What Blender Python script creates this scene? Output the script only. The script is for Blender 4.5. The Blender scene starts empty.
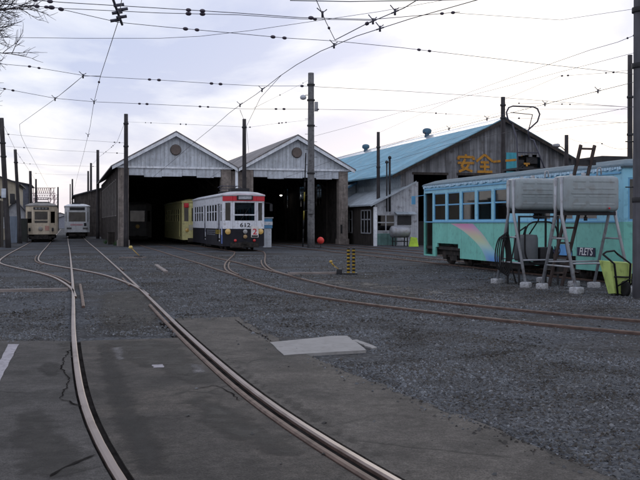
import bpy, math, random
from mathutils import Vector, Matrix
random.seed(7)
R = random.random
C = bpy.context.scene
COL = C.collection
F, HOR, EYE = 880.0, 222.5, 1.5
TH = math.radians(16.08)
UX, UY = -math.sin(TH), math.cos(TH)      # along the tracks, away
VX, VY = math.cos(TH), math.sin(TH)       # along the shed fronts, right
OX, OY = -9.35, 57.0

def at(px, py, Y):
    return Vector(((px-320)*Y/F, Y, EYE+(HOR-py)*Y/F))
def W(s, t, z=0.0):
    return Vector((OX+VX*s+UX*t, OY+VY*s+UY*t, z))
def ST(x, y):
    dx, dy = x-OX, y-OY
    return dx*VX+dy*VY, dx*UX+dy*UY

# ------------------------------------------------------------------ materials
MATS = {}
def node(nt, typ, **kw):
    n = nt.nodes.new(typ)
    for k, v in kw.items(): setattr(n, k, v)
    return n
def mat(name, col, rough=0.7, metal=0.0, var=0.25, scale=3.0, bump=0.0, bscale=40.0, streak=0.0,
        dirt=None, dirt_amt=0.0, corr=None, grain=None, spec=0.3, island=0.0, seam=None, brick=None):
    """Procedural weathered material: base colour varied by two noises, optional vertical streaks, corrugation, dirt."""
    if name in MATS: return MATS[name]
    m = bpy.data.materials.new(name); m.use_nodes = True; nt = m.node_tree
    b = nt.nodes['Principled BSDF']
    b.inputs['Roughness'].default_value = rough; b.inputs['Metallic'].default_value = metal
    b.inputs['Specular IOR Level'].default_value = spec
    tc = node(nt, 'ShaderNodeTexCoord')
    n1 = node(nt, 'ShaderNodeTexNoise'); n1.inputs['Scale'].default_value = scale; n1.inputs['Detail'].default_value = 8
    nt.links.new(tc.outputs['Object'], n1.inputs['Vector'])
    rp = node(nt, 'ShaderNodeValToRGB')
    rp.color_ramp.elements[0].position = .3; rp.color_ramp.elements[1].position = .7
    rp.color_ramp.elements[0].color = (*[c*(1-var) for c in col], 1)
    rp.color_ramp.elements[1].color = (*[min(1, c*(1+var*.8)) for c in col], 1)
    nt.links.new(n1.outputs['Fac'], rp.inputs['Fac'])
    out = rp.outputs['Color']
    if streak or grain:
        mp = node(nt, 'ShaderNodeMapping'); g = grain or (9, 9, .5)
        mp.inputs['Scale'].default_value = g
        nt.links.new(tc.outputs['Object'], mp.inputs['Vector'])
        n2 = node(nt, 'ShaderNodeTexNoise'); n2.inputs['Scale'].default_value = 1.0; n2.inputs['Detail'].default_value = 5
        nt.links.new(mp.outputs['Vector'], n2.inputs['Vector'])
        r2 = node(nt, 'ShaderNodeValToRGB')
        r2.color_ramp.elements[0].position = .35; r2.color_ramp.elements[1].position = .65
        k = 1-(streak or .4)
        r2.color_ramp.elements[0].color = (k, k, k, 1); r2.color_ramp.elements[1].color = (1, 1, 1, 1)
        nt.links.new(n2.outputs['Fac'], r2.inputs['Fac'])
        mx = node(nt, 'ShaderNodeMixRGB', blend_type='MULTIPLY'); mx.inputs['Fac'].default_value = 1
        nt.links.new(out, mx.inputs['Color1']); nt.links.new(r2.outputs['Color'], mx.inputs['Color2'])
        out = mx.outputs['Color']
    if dirt:
        n3 = node(nt, 'ShaderNodeTexNoise'); n3.inputs['Scale'].default_value = scale*2.3; n3.inputs['Detail'].default_value = 10
        nt.links.new(tc.outputs['Object'], n3.inputs['Vector'])
        r3 = node(nt, 'ShaderNodeValToRGB')
        r3.color_ramp.elements[0].position = .62-.3*dirt_amt; r3.color_ramp.elements[1].position = .78-.2*dirt_amt
        nt.links.new(n3.outputs['Fac'], r3.inputs['Fac'])
        mx = node(nt, 'ShaderNodeMixRGB'); mx.inputs['Color2'].default_value = (*dirt, 1)
        nt.links.new(r3.outputs['Color'], mx.inputs['Fac']); nt.links.new(out, mx.inputs['Color1'])
        out = mx.outputs['Color']
    def fac_mul(src):
        mx = node(nt, 'ShaderNodeMixRGB', blend_type='MULTIPLY'); mx.inputs['Fac'].default_value = 1
        nt.links.new(out, mx.inputs['Color1']); nt.links.new(src, mx.inputs['Color2']); return mx.outputs['Color']
    if island:                                      # every board its own shade
        ge = node(nt, 'ShaderNodeNewGeometry'); ri = node(nt, 'ShaderNodeValToRGB')
        ri.color_ramp.elements[0].color = (1-island,)*3+(1,); ri.color_ramp.elements[1].color = (1+island*.5, 1+island*.5, 1+island*.45, 1)
        nt.links.new(ge.outputs['Random Per Island'], ri.inputs['Fac']); out = fac_mul(ri.outputs['Color'])
    if seam:                                        # panel joints along the body
        sx = node(nt, 'ShaderNodeSeparateXYZ'); nt.links.new(tc.outputs['Object'], sx.inputs[0])
        dv = node(nt, 'ShaderNodeMath', operation='DIVIDE'); dv.inputs[1].default_value = seam; nt.links.new(sx.outputs['Y'], dv.inputs[0])
        fr = node(nt, 'ShaderNodeMath', operation='FRACT'); nt.links.new(dv.outputs[0], fr.inputs[0])
        rs = node(nt, 'ShaderNodeValToRGB'); rs.color_ramp.elements[0].color = (.45, .45, .45, 1); rs.color_ramp.elements[0].position = .008
        rs.color_ramp.elements[1].color = (1, 1, 1, 1); rs.color_ramp.elements[1].position = .016
        nt.links.new(fr.outputs[0], rs.inputs['Fac']); out = fac_mul(rs.outputs['Color'])
    if brick:                                       # sheets (length, width, shade spread) with lapped joints
        bk = node(nt, 'ShaderNodeTexBrick'); bk.inputs['Scale'].default_value = 1; bk.inputs['Brick Width'].default_value = brick[0]; bk.inputs['Row Height'].default_value = brick[1]
        k = 1-brick[2]; bk.inputs['Color1'].default_value = (k, k, k, 1); bk.inputs['Color2'].default_value = (1.06, 1.06, 1.06, 1); bk.inputs['Mortar'].default_value = (.72, .72, .72, 1)
        bk.inputs['Mortar Size'].default_value = .018; bk.offset = .37
        nt.links.new(tc.outputs['Object'], bk.inputs['Vector']); out = fac_mul(bk.outputs['Color'])
    nt.links.new(out, b.inputs['Base Color'])
    if corr:                                        # corrugation: axis, waves per metre, strength
        wv = node(nt, 'ShaderNodeTexWave'); wv.bands_direction = corr[0]; wv.inputs['Scale'].default_value = corr[1]*.314
        wv.inputs['Distortion'].default_value = 0
        nt.links.new(tc.outputs['Object'], wv.inputs['Vector'])
        bp = node(nt, 'ShaderNodeBump'); bp.inputs['Strength'].default_value = corr[2]; bp.inputs['Distance'].default_value = .03
        nt.links.new(wv.outputs['Fac'], bp.inputs['Height']); nt.links.new(bp.outputs['Normal'], b.inputs['Normal'])
    elif bump:
        nb = node(nt, 'ShaderNodeTexNoise'); nb.inputs['Scale'].default_value = bscale; nb.inputs['Detail'].default_value = 6
        nt.links.new(tc.outputs['Object'], nb.inputs['Vector'])
        bp = node(nt, 'ShaderNodeBump'); bp.inputs['Strength'].default_value = bump; bp.inputs['Distance'].default_value = .02
        nt.links.new(nb.outputs['Fac'], bp.inputs['Height']); nt.links.new(bp.outputs['Normal'], b.inputs['Normal'])
    MATS[name] = m; return m

def glass_mat(name, tint, gloss=.14, rough=.03):
    if name in MATS: return MATS[name]
    m = bpy.data.materials.new(name); m.use_nodes = True; nt = m.node_tree
    nt.nodes.clear()
    o = node(nt, 'ShaderNodeOutputMaterial'); t = node(nt, 'ShaderNodeBsdfTransparent'); g = node(nt, 'ShaderNodeBsdfGlossy')
    t.inputs['Color'].default_value = (*tint, 1); g.inputs['Roughness'].default_value = rough
    g.inputs['Color'].default_value = (.9, .9, .9, 1)
    mx = node(nt, 'ShaderNodeMixShader')
    lw = node(nt, 'ShaderNodeLayerWeight'); lw.inputs['Blend'].default_value = .25
    tc = node(nt, 'ShaderNodeTexCoord'); nz = node(nt, 'ShaderNodeTexNoise'); nz.inputs['Scale'].default_value = 2.5
    nt.links.new(tc.outputs['Object'], nz.inputs['Vector'])
    ma = node(nt, 'ShaderNodeMath', operation='MULTIPLY_ADD'); ma.inputs[1].default_value = .25; ma.inputs[2].default_value = gloss*.4
    nt.links.new(lw.outputs['Fresnel'], ma.inputs[0])
    mb = node(nt, 'ShaderNodeMath', operation='MULTIPLY_ADD'); mb.inputs[1].default_value = gloss; 
    nt.links.new(nz.outputs['Fac'], mb.inputs[0]); nt.links.new(ma.outputs[0], mb.inputs[2])
    nt.links.new(mb.outputs[0], mx.inputs['Fac']); nt.links.new(t.outputs[0], mx.inputs[1]); nt.links.new(g.outputs[0], mx.inputs[2])
    nt.links.new(mx.outputs[0], o.inputs['Surface'])
    MATS[name] = m; return m

M_black = mat('black_paint', (.012, .012, .014), .5)
M_dark = mat('dark_steel', (.03, .03, .033), .6, .3, bump=.1)
M_under = mat('undergear', (.018, .016, .015), .85, dirt=(.05, .04, .035), dirt_amt=.5)
M_wire = mat('wire_metal', (.055, .055, .075), .5, .3)
M_insul = mat('insulator_glaze', (.05, .04, .06), .35)
M_wood = mat('pole_wood', (.055, .05, .053), .85, streak=.5, grain=(14, 14, .6), bump=.2)
M_conc = mat('concrete', (.16, .16, .165), .85, var=.2, streak=.25, bump=.15, dirt=(.07, .07, .075), dirt_amt=.4)
M_dwood = mat('dark_wood', (.045, .038, .034), .9, streak=.45, grain=(10, 10, .7))
M_white = mat('white_paint', (.62, .64, .68), .6, var=.12, streak=.15, dirt=(.3, .3, .3), dirt_amt=.2)
M_gwhite = mat('board_white', (.55, .59, .65), .75, var=.14, streak=.30, grain=(6, 6, .5), dirt=(.36, .36, .38), dirt_amt=.3, island=.16)
M_trim = mat('trim_white', (.72, .75, .80), .6, var=.12, streak=.2, dirt=(.45, .47, .5), dirt_amt=.25)
M_glass = glass_mat('window_glass', (.46, .47, .47), .04)
M_glassd = glass_mat('dark_glass', (.16, .17, .18), .03)
M_pane = glass_mat('dusty_glass', (.5, .54, .56), .2, .2)
M_rubber = mat('rubber', (.015, .015, .016), .8)
M_galv = mat('galvanised', (.30, .31, .33), .5, .5, var=.15, streak=.15, dirt=(.22, .2, .19), dirt_amt=.3)
M_steelroof = mat('sheet_roof', (.22, .21, .22), .7, .1, streak=.3, dirt=(.16, .11, .09), dirt_amt=.3, brick=(1.2, 2.4, .2))

# ------------------------------------------------------------------ mesh builder
class MB:
    def __init__(self): self.v = []; self.f = []; self.m = []; self.sm = []
    def add(self, vs, fs, mi=0, smooth=False):
        b = len(self.v); self.v += [tuple(p) for p in vs]
        for q in fs:
            self.f.append(tuple(b+i for i in q)); self.m.append(mi); self.sm.append(smooth)
        return self
    def box(self, x0, x1, y0, y1, z0, z1, mi=0, M=None):
        vs = [Vector(p) for p in ((x0,y0,z0),(x1,y0,z0),(x1,y1,z0),(x0,y1,z0),(x0,y0,z1),(x1,y0,z1),(x1,y1,z1),(x0,y1,z1))]
        if M: vs = [M @ p for p in vs]
        fs = [(0,3,2,1),(4,5,6,7),(0,1,5,4),(1,2,6,5),(2,3,7,6),(3,0,4,7)]
        if M and M.determinant() < 0: fs = [q[::-1] for q in fs]
        return self.add(vs, fs, mi)
    def rbox(self, x0, x1, y0, y1, z0, z1, r=.02, mi=0, M=None):
        """box with chamfered edges"""
        r = min(r, (x1-x0)/2.1, (y1-y0)/2.1, (z1-z0)/2.1)
        pts = []
        cx, cy, cz = (x0+x1)/2, (y0+y1)/2, (z0+z1)/2
        hx, hy, hz = (x1-x0)/2, (y1-y0)/2, (z1-z0)/2
        import bmesh
        bm = bmesh.new(); bmesh.ops.create_cube(bm, size=1)
        for v in bm.verts: v.co = Vector((v.co.x*2*hx, v.co.y*2*hy, v.co.z*2*hz))
        bmesh.ops.bevel(bm, geom=bm.edges[:], offset=r, segments=3, affect='EDGES', profile=.5)
        bm.verts.index_update()
        vs = [Vector((v.co.x+cx, v.co.y+cy, v.co.z+cz)) for v in bm.verts]
        if M: vs = [M @ p for p in vs]
        fs = [tuple(v.index for v in f.verts) for f in bm.faces]; bm.free()
        return self.add(vs, fs, mi, True)
    def tube(self, pts, r, n=6, mi=0, cap=True, r1=None, smooth=True):
        pts = [Vector(p) for p in pts]
        N = len(pts); vs = []; prev = None
        for i, p in enumerate(pts):
            d = (pts[min(i+1, N-1)]-pts[max(i-1, 0)])
            if d.length < 1e-9: d = Vector((0, 0, 1))
            d.normalize()
            if prev is None:
                a = Vector((0, 0, 1)) if abs(d.z) < .9 else Vector((1, 0, 0))
                x = d.cross(a).normalized()
            else:
                x = prev - d*prev.dot(d)
                x = x.normalized() if x.length > 1e-6 else d.orthogonal().normalized()
            prev = x; y = d.cross(x)
            if isinstance(r, (list, tuple)): rr = r[i]
            else: rr = r if r1 is None else r+(r1-r)*i/max(1, N-1)
            for k in range(n):
                a = 2*math.pi*k/n
                vs.append(p+x*(rr*math.cos(a))+y*(rr*math.sin(a)))
        fs = [(i*n+k, i*n+(k+1) % n, (i+1)*n+(k+1) % n, (i+1)*n+k) for i in range(N-1) for k in range(n)]
        if cap: fs += [tuple(range(n-1, -1, -1)), tuple((N-1)*n+k for k in range(n))]
        return self.add(vs, fs, mi, smooth)
    def bar(self, a, b, w, h, mi=0):
        """square bar from a to b"""
        a, b = Vector(a), Vector(b); d = (b-a); L = d.length; d.normalize()
        up = Vector((0, 0, 1)) if abs(d.z) < .95 else Vector((0, 1, 0))
        x = d.cross(up).normalized(); y = x.cross(d)
        M = Matrix(((x.x, d.x, y.x, a.x), (x.y, d.y, y.y, a.y), (x.z, d.z, y.z, a.z), (0, 0, 0, 1)))
        return self.box(-w/2, w/2, 0, L, -h/2, h/2, mi, M)
    def lathe(self, prof, c=(0, 0, 0), n=12, mi=0, axis='z', smooth=True):
        vs = []
        for (r, h) in prof:
            for k in range(n):
                a = 2*math.pi*k/n; p = (r*math.cos(a), r*math.sin(a), h)
                if axis == 'x': p = (p[2], p[0], p[1])
                elif axis == 'y': p = (p[0], p[2], p[1])
                vs.append((p[0]+c[0], p[1]+c[1], p[2]+c[2]))
        m = len(prof)
        fs = [(i*n+k, i*n+(k+1) % n, (i+1)*n+(k+1) % n, (i+1)*n+k) for i in range(m-1) for k in range(n)]
        fs += [tuple(range(n-1, -1, -1)), tuple((m-1)*n+k for k in range(n))]
        if axis == 'y': fs = [tuple(reversed(q)) for q in fs]
        return self.add(vs, fs, mi, smooth)
    def prism(self, poly, y0, y1, mi=0, plane='xz', M=None):
        """polygon extruded: plane xz along y, xy along z, yz along x"""
        n = len(poly)
        def P(a, b, c):
            p = Vector({'xz': (a, c, b), 'xy': (a, b, c), 'yz': (c, a, b)}[plane])
            return M @ p if M else p
        vs = [P(a, b, y0) for a, b in poly]+[P(a, b, y1) for a, b in poly]
        fs = [tuple(range(n)), tuple(range(2*n-1, n-1, -1))]+[(i, n+i, n+(i+1) % n, (i+1) % n) for i in range(n)]
        return self.add(vs, fs, mi)
    def panel(self, p0, p1, z0, z1, th=.05, holes=(), bands=None):
        """upright wall from plan point p0 to p1 with rectangular holes (u0,u1,z0,z1); outside is on the right of p0->p1 ; bands = [(z_top, material index)]"""
        p0, p1 = Vector((p0[0], p0[1], 0)), Vector((p1[0], p1[1], 0))
        d = p1-p0; L = d.length; d.normalize(); nrm = Vector((d.y, -d.x, 0))
        us = sorted({0.0, L} | {min(max(h[i], 0), L) for h in holes for i in (0, 1)})
        zs = sorted({z0, z1} | {min(max(h[i], z0), z1) for h in holes for i in (2, 3)} | {b[0] for b in (bands or []) if z0 < b[0] < z1})
        us = [u for i, u in enumerate(us) if i == 0 or u-us[i-1] > 1e-5]; zs = [z for i, z in enumerate(zs) if i == 0 or z-zs[i-1] > 1e-5]
        nu, nz = len(us)-1, len(zs)-1
        def solid(i, j):
            if not (0 <= i < nu and 0 <= j < nz): return False
            uc, zc = (us[i]+us[i+1])/2, (zs[j]+zs[j+1])/2
            return not any(h[0] < uc < h[1] and h[2] < zc < h[3] for h in holes)
        def pt(u, z, k): return p0+d*u-nrm*(th*k)+Vector((0, 0, z))
        for i in range(nu):
            for j in range(nz):
                if not solid(i, j): continue
                zc = (zs[j]+zs[j+1])/2; mi = 0
                for zt, m_ in (bands or []):
                    mi = m_
                    if zc < zt: break
                a, b, c, e = us[i], us[i+1], zs[j], zs[j+1]
                self.add([pt(a,c,0), pt(b,c,0), pt(b,e,0), pt(a,e,0)], [(0,1,2,3)], mi)
                self.add([pt(a,c,1), pt(b,c,1), pt(b,e,1), pt(a,e,1)], [(3,2,1,0)], mi)
                if not solid(i-1, j): self.add([pt(a,c,0), pt(a,e,0), pt(a,e,1), pt(a,c,1)], [(0,1,2,3)], mi)
                if not solid(i+1, j): self.add([pt(b,c,0), pt(b,c,1), pt(b,e,1), pt(b,e,0)], [(0,1,2,3)], mi)
                if not solid(i, j-1): self.add([pt(a,c,0), pt(a,c,1), pt(b,c,1), pt(b,c,0)], [(0,1,2,3)], mi)
                if not solid(i, j+1): self.add([pt(a,e,0), pt(b,e,0), pt(b,e,1), pt(a,e,1)], [(0,1,2,3)], mi)
        return self
    def build(self, name, mats, parent=None):
        me = bpy.data.meshes.new(name); me.from_pydata(self.v, [], self.f)
        if not isinstance(mats, (list, tuple)): mats = [mats]
        for m in mats: me.materials.append(m)
        me.polygons.foreach_set('material_index', self.m)
        me.polygons.foreach_set('use_smooth', self.sm)
        me.update()
        o = bpy.data.objects.new(name, me); COL.objects.link(o)
        if parent: o.parent = parent
        return o

def tag(o, label=None, cat=None, group=None, kind=None):
    for k, v in (('label', label), ('category', cat), ('group', group), ('kind', kind)):
        if v: o[k] = v
    return o
def thing(name, label, cat, loc=(0, 0, 0), rz=0, group=None):
    o = bpy.data.objects.new(name, None); COL.objects.link(o); o.empty_display_size = .2
    o.location = loc; o.rotation_euler = (0, 0, rz)
    return tag(o, label, cat, group)
def text_mesh(name, body, size, material, parent, loc, rot, depth=.004, shear=0, align='CENTER', wide=1.0):
    cu = bpy.data.curves.new(name, 'FONT'); cu.body = body; cu.size = size; cu.extrude = depth; cu.align_x = align; cu.shear = shear
    cu.offset = size*.012
    o = bpy.data.objects.new(name, cu); COL.objects.link(o)
    dg = bpy.context.evaluated_depsgraph_get(); me = bpy.data.meshes.new_from_object(o.evaluated_get(dg))
    bpy.data.objects.remove(o); me.materials.clear(); me.materials.append(material)
    t = bpy.data.objects.new(name, me); COL.objects.link(t); t.parent = parent
    t.location = loc; t.rotation_euler = rot; t.scale = (wide, 1, 1)
    return t

LOCX, LOCY = 7.7, 9.1
# ------------------------------------------------------------------ camera, world, sun
cam = bpy.data.cameras.new('Camera'); co = bpy.data.objects.new('Camera', cam); COL.objects.link(co)
co.location = (0, 0, EYE); co.rotation_euler = (math.radians(90), 0, 0)
cam.sensor_width = 36; cam.lens = F*36/640; cam.shift_y = -17.5/640; cam.clip_end = 3000; cam.clip_start = .1
C.camera = co
SUN_AZ, SUN_EL = math.radians(12), math.radians(13)      # azimuth from +Y towards +X
wd = bpy.data.worlds.new('World'); C.world = wd; wd.use_nodes = True; nt = wd.node_tree
bg = nt.nodes['Background']; bg.inputs['Strength'].default_value = .1
sky = node(nt, 'ShaderNodeTexSky', sky_type='NISHITA'); sky.sun_disc = False
sky.sun_elevation = SUN_EL; sky.sun_rotation = SUN_AZ
tc = node(nt, 'ShaderNodeTexCoord'); sp = node(nt, 'ShaderNodeSeparateXYZ'); nt.links.new(tc.outputs['Generated'], sp.inputs[0])
def mth(op, a, b=None, c=None, clamp=False):
    n = node(nt, 'ShaderNodeMath', operation=op); n.use_clamp = clamp
    for i, x in enumerate((a, b, c)):
        if x is None: continue
        if isinstance(x, (int, float)): n.inputs[i].default_value = x
        else: nt.links.new(x, n.inputs[i])
    return n.outputs[0]
zc = mth('ADD', mth('MAXIMUM', sp.outputs['Z'], 0.0), .10)
cx = mth('DIVIDE', sp.outputs['X'], zc); cy = mth('DIVIDE', sp.outputs['Y'], zc)
cb = node(nt, 'ShaderNodeCombineXYZ'); nt.links.new(cx, cb.inputs[0]); nt.links.new(cy, cb.inputs[1])
cn = node(nt, 'ShaderNodeTexNoise'); cn.inputs['Scale'].default_value = .95; cn.inputs['Detail'].default_value = 7; cn.inputs['Roughness'].default_value = .52
cn.inputs['Distortion'].default_value = .35
mpw = node(nt, 'ShaderNodeMapping'); mpw.inputs['Location'].default_value = (LOCX, LOCY, 0); mpw.inputs['Scale'].default_value = (1, .62, 1)
nt.links.new(cb.outputs[0], mpw.inputs[0]); nt.links.new(mpw.outputs[0], cn.inputs['Vector'])
sd = Vector((math.sin(SUN_AZ)*math.cos(SUN_EL), math.cos(SUN_AZ)*math.cos(SUN_EL), math.sin(SUN_EL)))
dt = node(nt, 'ShaderNodeVectorMath', operation='DOT_PRODUCT'); dt.inputs[1].default_value = sd
nt.links.new(tc.outputs['Generated'], dt.inputs[0])
glow = mth('POWER', mth('MAXIMUM', dt.outputs['Value'], 0.0), 55.0)
cr = node(nt, 'ShaderNodeValToRGB')
e = cr.color_ramp.elements; e[0].position = .41; e[1].position = .585
e[0].color = (.54, .60, .82, 1); e[1].color = (.97, .97, 1.0, 1)
em = e.new(.5); em.color = (.75, .79, .93, 1)
cnf = mth('ADD', cn.outputs['Fac'], mth("MULTIPLY", glow, .065))
nt.links.new(cnf, cr.inputs['Fac'])
# warm pale band low over the horizon
hz = mth('POWER', mth('SUBTRACT', 1.0, mth('MINIMUM', mth('MULTIPLY', mth('MAXIMUM', sp.outputs['Z'], 0.0), 5.0), 1.0)), 2.0)
mh = node(nt, 'ShaderNodeMixRGB'); mh.inputs['Color2'].default_value = (1.0, .93, .94, 1)
nt.links.new(mth('MULTIPLY', hz, .75), mh.inputs['Fac']); nt.links.new(cr.outputs['Color'], mh.inputs['Color1'])
# sky away from the sun is brightened, added fill for camera-facing sides
gain = mth('MULTIPLY', mth('SUBTRACT', 1.38, mth('MULTIPLY', mth('ADD', dt.outputs['Value'], 1.0), .13)), 9.6)
gain = mth('ADD', gain, mth("MULTIPLY", glow, 1.0))
mg = node(nt, 'ShaderNodeMixRGB', blend_type='MULTIPLY'); mg.inputs['Fac'].default_value = 1
nt.links.new(mh.outputs[0], mg.inputs['Color1']); nt.links.new(gain, mg.inputs['Color2'])
ms = node(nt, 'ShaderNodeMixRGB'); ms.inputs['Fac'].default_value = .9
nt.links.new(sky.outputs[0], ms.inputs['Color1']); nt.links.new(mg.outputs[0], ms.inputs['Color2'])
nt.links.new(ms.outputs[0], bg.inputs['Color'])
sl = bpy.data.lights.new('Sun', 'SUN'); so = bpy.data.objects.new('Sun', sl); COL.objects.link(so)
sl.energy = .5; sl.angle = math.radians(25); sl.color = (1, .95, .88)
so.rotation_euler = sd.to_track_quat('Z', 'Y').to_euler(); so.location = (0, 0, 60)
C.view_settings.view_transform = 'Standard'; C.view_settings.look = 'None'; C.view_settings.gamma = 1
C.view_settings.use_curve_mapping = False; C.view_settings.exposure = 0
C.cycles.use_denoising = True; C.cycles.max_bounces = 6; C.cycles.transparent_max_bounces = 16

# ------------------------------------------------------------------ tracks (centre lines in world x, y)
def catmull(pts, step=.5):
    pts = [Vector((p[0], p[1], 0)) for p in pts]
    P = [2*pts[0]-pts[1]]+pts+[2*pts[-1]-pts[-2]]; out = []
    for i in range(1, len(P)-2):
        a, b, c, d = P[i-1:i+3]; n = max(1, int((c-b).length/step))
        if (c-b).length > 30: n = max(1, int((c-b).length/6))
        for k in range(n):
            t = k/n
            out.append(.5*((2*b)+(c-a)*t+(2*a-5*b+4*c-d)*t*t+(3*b-a-3*c+d)*t**3))
    out.append(pts[-1]); return out
def offset(line, o):
    res = []
    for i, p in enumerate(line):
        d = line[min(i+1, len(line)-1)]-line[max(i-1, 0)]; d.normalize()
        res.append(p+Vector((d.y, -d.x, 0))*o)
    return res
def resmooth(line):
    for _ in range(3):
        line = [line[0]]+[(line[i-1]+line[i]*2+line[i+1])/4 for i in range(1, len(line)-1)]+[line[-1]]
    return line
A = resmooth(catmull([(3.4, -3), (2.05, 0), (.90, 2.2), (-.34, 4.97), (-.765, 6.02), (-1.03, 6.74), (-1.40, 7.88), (-2.59, 11.91), (-5.27, 21.4), (-12.45, 46.4), (-19.35, 70.2), (-39.5, 140.2), (-56.8, 200)]))
B = resmooth(catmull([(-4.15, 17.6), (-4.80, 19.7), (-5.68, 22), (-6.75, 24.5), (-8.1, 27), (-9.55, 29.5), (-10.85, 32), (-12.05, 35.3), (-14.35, 43), (-19.8, 62), (-42.3, 140), (-59.6, 200)]))
Ct = resmooth(catmull([(9.0, 9.2), (6.6, 10.75), (4.62, 12.35), (3.67, 13.3), (2.62, 14.6), (1.0, 16.95), (0, 19), (-.9, 21.8), (-1.7, 24.9), (-2.6, 28), (-3.6, 31.7), (-5.5, 38.2), (-8.0, 47), (-10.8, 56.6), tuple(W(-1.5, 26)[:2])]))
D = resmooth(catmull([(-1.2, 22.9), (-1.62, 24.7), (-2.15, 27), (-2.72, 32), (-3.35, 41.9), tuple(W(2.1, -12)[:2]), tuple(W(1.9, -2)[:2]), tuple(W(1.72, 6)[:2]), tuple(W(1.72, 26)[:2])]))
E = catmull([tuple(W(6.8, -52)[:2]), tuple(W(6.8, -20)[:2]), tuple(W(6.8, 26)[:2])])
Ft = catmull([tuple(W(10.1, -40)[:2]), tuple(W(10.1, -10)[:2]), tuple(W(10.1, 26)[:2])])
RT = .045
M_railside = mat('rail_rust', (.085, .055, .045), .85, var=.35, scale=8, bump=.3)
M_railtop = mat('rail_head', (.215, .17, .155), .42, .45, var=.15, scale=1.2, dirt=(.11, .075, .06), dirt_amt=.3)
M_railold = mat('rail_head_dull', (.125, .085, .068), .65, .2, var=.3, scale=4, dirt=(.07, .045, .036), dirt_amt=.45)
def sweep(line, w, z0, z1, name, mats, parent, chamfer=.012):
    mb = MB(); prof = [(-w/2, z0), (-w/2, z1-chamfer), (-w/2+chamfer, z1), (w/2-chamfer, z1), (w/2, z1-chamfer), (w/2, z0)]
    n = len(prof); vs = []
    for i, p in enumerate(line):
        d = line[min(i+1, len(line)-1)]-line[max(i-1, 0)]; d.normalize(); x = Vector((d.y, -d.x, 0))
        vs += [p+x*a+Vector((0, 0, b)) for a, b in prof]
    for i in range(len(line)-1):
        for k in range(n-1):
            mb.add([vs[i*n+k], vs[(i+1)*n+k], vs[(i+1)*n+k+1], vs[i*n+k+1]], [(0, 1, 2, 3)], 1 if k in (1, 2, 3) else 0, False)
    mb.add(vs[:n], [tuple(range(n))]); mb.add(vs[-n:], [tuple(reversed(range(n)))])
    return mb.build(name, mats, parent)
GA = 1.435
def track(name, label, line, old=False, skip=None):
    root = thing(name, label, 'tram track')
    ms = [M_railside, M_railold if old else M_railtop]
    for o in (-GA/2, GA/2): sweep(offset(line, o), .058, -.05, RT, 'rail', ms, root)
    return root
tA = track('tram_track', 'worn straight tram track bending through the tarmac crossing in the foreground', A)
tB = track('tram_track', 'S-bend siding track branching left towards the cream tram', B)
tC = track('tram_track', 'long rusty track curving from the right edge into the left shed', Ct, True)
tD = track('tram_track', 'short curved track under the white, black and red tram', D, True)
tE = track('tram_track', 'rusty track running beneath the teal tram', E, True)
tF = track('tram_track', 'overgrown rusty track passing behind the teal tram into the right shed', Ft, True)
def part_line(line, y0, y1): return [p for p in line if y0 <= p.y <= y1]
gl = [p for p in offset(A, GA/2-.115) if 3 < p.y < 16.2]
sweep(gl, .055, -.05, RT-.006, 'guard_rail', [M_railside, M_railold], tA)
sweep([p for p in offset(A, -GA/2+.17) if 15.3 < p.y < 21.5], .055, -.05, RT-.004, 'guard_rail', [M_railside, M_railold], tA)
sweep([p for p in offset(A, GA/2-.15) if 20.2 < p.y < 23.5], .05, -.05, RT-.004, 'guard_rail', [M_railside, M_railold], tA)
sweep([p for p in offset(A, GA/2+.11) if 27 < p.y < 29], .05, -.05, RT-.004, 'guard_rail', [M_railside, M_railold], tA)
sweep([p for p in offset(B, GA/2-.13) if 31 < p.y < 40], .05, -.05, RT-.004, 'guard_rail', [M_railside, M_railold], tB)
sweep([p for p in offset(B, -GA/2+.13) if 21 < p.y < 27], .05, -.05, RT-.004, 'guard_rail', [M_railside, M_railold], tB)
sweep([p for p in offset(D, -GA/2+.13) if 25 < p.y < 33], .05, -.05, RT-.004, 'guard_rail', [M_railside, M_railold], tD)
sweep([p for p in offset(D, GA/2-.13) if 26 < p.y < 35], .05, -.05, RT-.004, 'guard_rail', [M_railside, M_railold], tD)

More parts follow.
